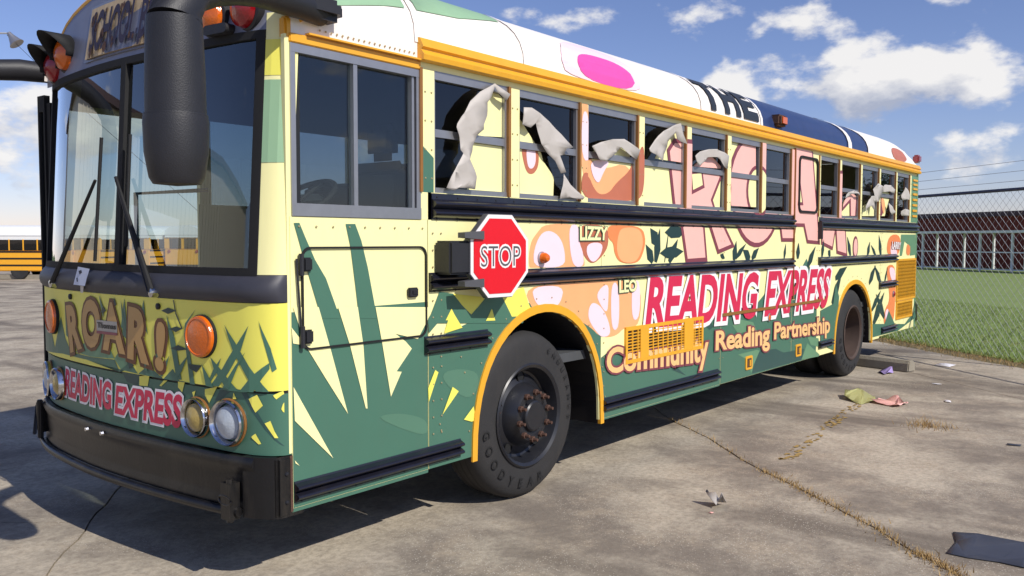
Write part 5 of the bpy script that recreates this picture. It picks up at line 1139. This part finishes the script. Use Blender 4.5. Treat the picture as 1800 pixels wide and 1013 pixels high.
# ------------------------------------------------------------------ trees behind the building
def tree(x, y, h, r, label, seed):
    random.seed(seed); t = empty('tree', (x, y, 0), label, 'tree', 'trees behind the brick building')
    tr = MB().tube([(0, 0, -.2), (.1, .05, h*.4), (0, .1, h*.75)], [.22, .16, .06], 8)
    for k in range(5):
        a = k*1.26; tr.tube([(.05, .05, h*(.38+.06*k)), (r*.5*math.cos(a), r*.5*math.sin(a), h*(.55+.07*k))], [.08, .03], 6)
    tr.build('trunk', 'bark', t, smooth=True)
    mb = MB(); cl = [(random.gauss(0, r*.45), random.gauss(0, r*.45), h*random.uniform(.42, .92)) for _ in range(26)]
    for _ in range(3200):
        c = random.choice(cl); p_ = [c[i]+random.gauss(0, r*.17) for i in range(3)]; s = random.uniform(.08, .2); u = Vector((random.gauss(0, 1), random.gauss(0, 1), random.gauss(0, 1))).normalized()*s; v = Vector((random.gauss(0, 1), random.gauss(0, 1), random.gauss(0, 1))).normalized()*s; q = Vector(p_)
        mb.add([q-u, q+v*.6, q+u, q-v*.6], [(0, 1, 2, 3)])
    me = bpy.data.meshes.new('crown'); me.from_pydata(mb.v, [], mb.f); link('crown', me, 'leaf', t)
for i, (u, w, h, r) in enumerate(((3.5, 26, 6.6, 2.4), (-2.6, 24, 6.8, 2.2), (-5.3, 25, 7.0, 2.6), (-8.2, 30, 7.4, 2.6), (-14, 26, 7.0, 3))):
    v = bo+bd*u-bn*w; tree(v.x, v.y, h, r, ('small rounded tree rising behind the brick roof beside the bus', 'leafy tree behind the brick roof, middle one of the group', 'broad leafy tree behind the brick roof', 'tall spreading tree behind the far brick roof', 'dark tree past the end of the brick roof')[i], 40+i)
random.seed(11)
# far tree line beyond the parked buses
mb = MB()
for _ in range(9000):
    a = random.uniform(-60, 110); h = 4.2*(.55+.45*abs(mnoise.noise((a*.07, 3, 0)))*2)*random.random()**.6; s = random.uniform(.25, .6); q = Vector((a, 150+random.uniform(-3, 3)-a*.25, -.8+h)); u = Vector((random.gauss(0, 1), random.gauss(0, .5), random.gauss(0, 1))).normalized()*s; v = Vector((random.gauss(0, 1), random.gauss(0, .5), random.gauss(0, 1))).normalized()*s
    mb.add([q-u, q+v*.7, q+u, q-v*.7], [(0, 1, 2, 3)])
me = bpy.data.meshes.new('tree_line'); me.from_pydata(mb.v, [], mb.f); tag(link('tree_line', me, 'leaf'), 'low dark tree line far beyond the parked school buses', None, None, 'stuff')

# ------------------------------------------------------------------ parked yellow school buses
def far_bus():
    r = empty('parked_bus', (0, 0, 0)); L = 10.5; w = 2.4
    prof = [(w/2-w/2*math.cos(math.pi*k/12), 2.45+.6*math.sin(math.pi*k/12)**.7) for k in range(13)]
    MB().box(0, L, 0, w, .45, 1.62).build('body', 'bus_yellow', r, bevel=.05)
    MB().box(0, L, .03, w-.03, 2.22, 2.5).build('header', 'bus_white', r)
    MB().box(0, .1, 0, w, 1.62, 2.3).build('end_post', 'bus_yellow', r); MB().box(L-.1, L, 0, w, 1.62, 2.3).build('end_post', 'bus_yellow', r)
    mb = MB()
    for x in (-.02, L+.02): mb.v += [(x, y, z) for y, z in prof]
    mb.f = [(k, k+1, 13+k+1, 13+k) for k in range(12)]+[tuple(range(13)), tuple(range(13, 26))[::-1]]; mb.build('roof', 'bus_white', r, smooth=True, auto=50)
    n = 13; p_ = (L-.2)/n
    for k in range(n):
        for y in (.01, w-.03): MB().box(.1+k*p_+.07, .1+(k+1)*p_-.0, y, y+.02, 1.64, 2.22).build('window', 'tinted_glass', r)
        for y in (.0, w-.05): MB().box(.1+k*p_-.0, .1+k*p_+.07, y, y+.05, 1.62, 2.24).build('pillar', 'bus_yellow', r)
    for z in (1.5, 1.12, .74): 
        for y in (-.02, w): MB().box(.05, L-.05, y, y+.02, z, z+.09).build('rub_rail', 'far_black', r)
    for x in (2.0, 7.8):
        for y, sg in ((.02, 1), (w-.02, -1)): MB().lathe([(0, 0), (.26, 0), (.28, -.01), (.48, .0), (.5, .06), (.5, .25)], (x, y, .5), (0, sg, 0), 20).build('wheel', 'tyre', r, smooth=True)
    for y in (.35, 1.3):
        MB().box(-.02, .005, y, y+.75, 1.62, 2.25).build('end_window', 'tinted_glass', r)
    MB().box(-.12, .02, .05, w-.05, .42, .66).build('bumper', 'far_black', r)
    for y in (.3, 2.1): MB().lathe([(.0, .05), (.09, .05), (.1, 0)], (0, y, 1.45), (-1, 0, 0), 12).build('tail_lamp', 'red_lens', r)
    return r
fb = far_bus()
spots = [((25.0, 54.9), 128.5, 'yellow school bus with white roof parked side-on beyond the lot'), ((25.7, 53.0), 24, 'yellow school bus seen end-on next to the side-on bus'), ((28.3, 51.6), 28, 'yellow school bus parked end-on, second of the row behind the glass'), ((31.0, 49.8), 30, 'yellow school bus parked end-on, third of the row behind the glass')]
for i, ((x, y), a, lb) in enumerate(spots):
    o = fb if i == 0 else copy_tree(fb); x = -2.2+(x+2.2)*.9; y = -3.25+(y+3.25)*.9; o.location = (x, y, SLOPE(x, y)-.015); o.rotation_euler.z = math.radians(a); tag(o, lb, 'bus', 'yellow school buses parked beyond the lot')
# kerb in front of the parked bus
kb = MB().box(0, 26, 0, .3, 0, .28).build('kerb', 'concrete_block', None, bevel=.03); kb.location = (22.9, 45.2, SLOPE(0, 50)-.02); kb.rotation_euler.z = math.radians(128.5); tag(kb, kind='structure')
# floodlight on a pole, only its head reaches into the sky at the left
fl = empty('floodlight', (8.6, 29.6, SLOPE(8.6, 29.6)), 'small silver floodlight head hanging in the sky on a pole bracket', 'floodlight')
MB().tube([(0, 0, 0), (0, 0, 9.0)], .09, 10).build('pole', 'galvanised', fl); MB().tube([(0, 0, 8.6), (1.9, -1.3, 8.75)], .03, 8).build('bracket', 'galvanised', fl)
MB().lathe([(.06, -.35), (.1, -.2), (.18, 0), (.24, .1), (.0, .06)], (2.1, -1.42, 8.5), (.35, -.4, -.75), 18).build('lamp_head', 'aluminium', fl, smooth=True)
MB().tube([(1.9, -1.3, 8.7), (4.2, -2.2, 6.2), (9, -4, 1.5)], .008, 4).build('cable', 'rubber', fl)
# metal shed on the camera's side of the lot (seen mirrored in the windscreen)
sh = empty('metal_shed', (-14, 17, SLOPE(0, 17)), 'beige ribbed metal building mirrored in the windscreen', 'building')
MB().box(-12, 11, 0, 8, 0, 5.6).build('wall', 'metal_wall', sh); MB().box(-12.3, 11.3, -.4, 8.2, 5.6, 5.8).build('roof', 'roof_dark', sh)
for k in range(76): MB().box(-12+k*.3, -11.93+k*.3, -.035, 0, .05, 5.55).build('rib', 'metal_wall', sh)
MB().box(2.0, 5.4, -.06, -.005, 0, 3.6).build('roller_door', 'white_post', sh)
MB().box(6.4, 7.4, -.07, -.005, 0, 2.1).build('door', 'roof_dark', sh)
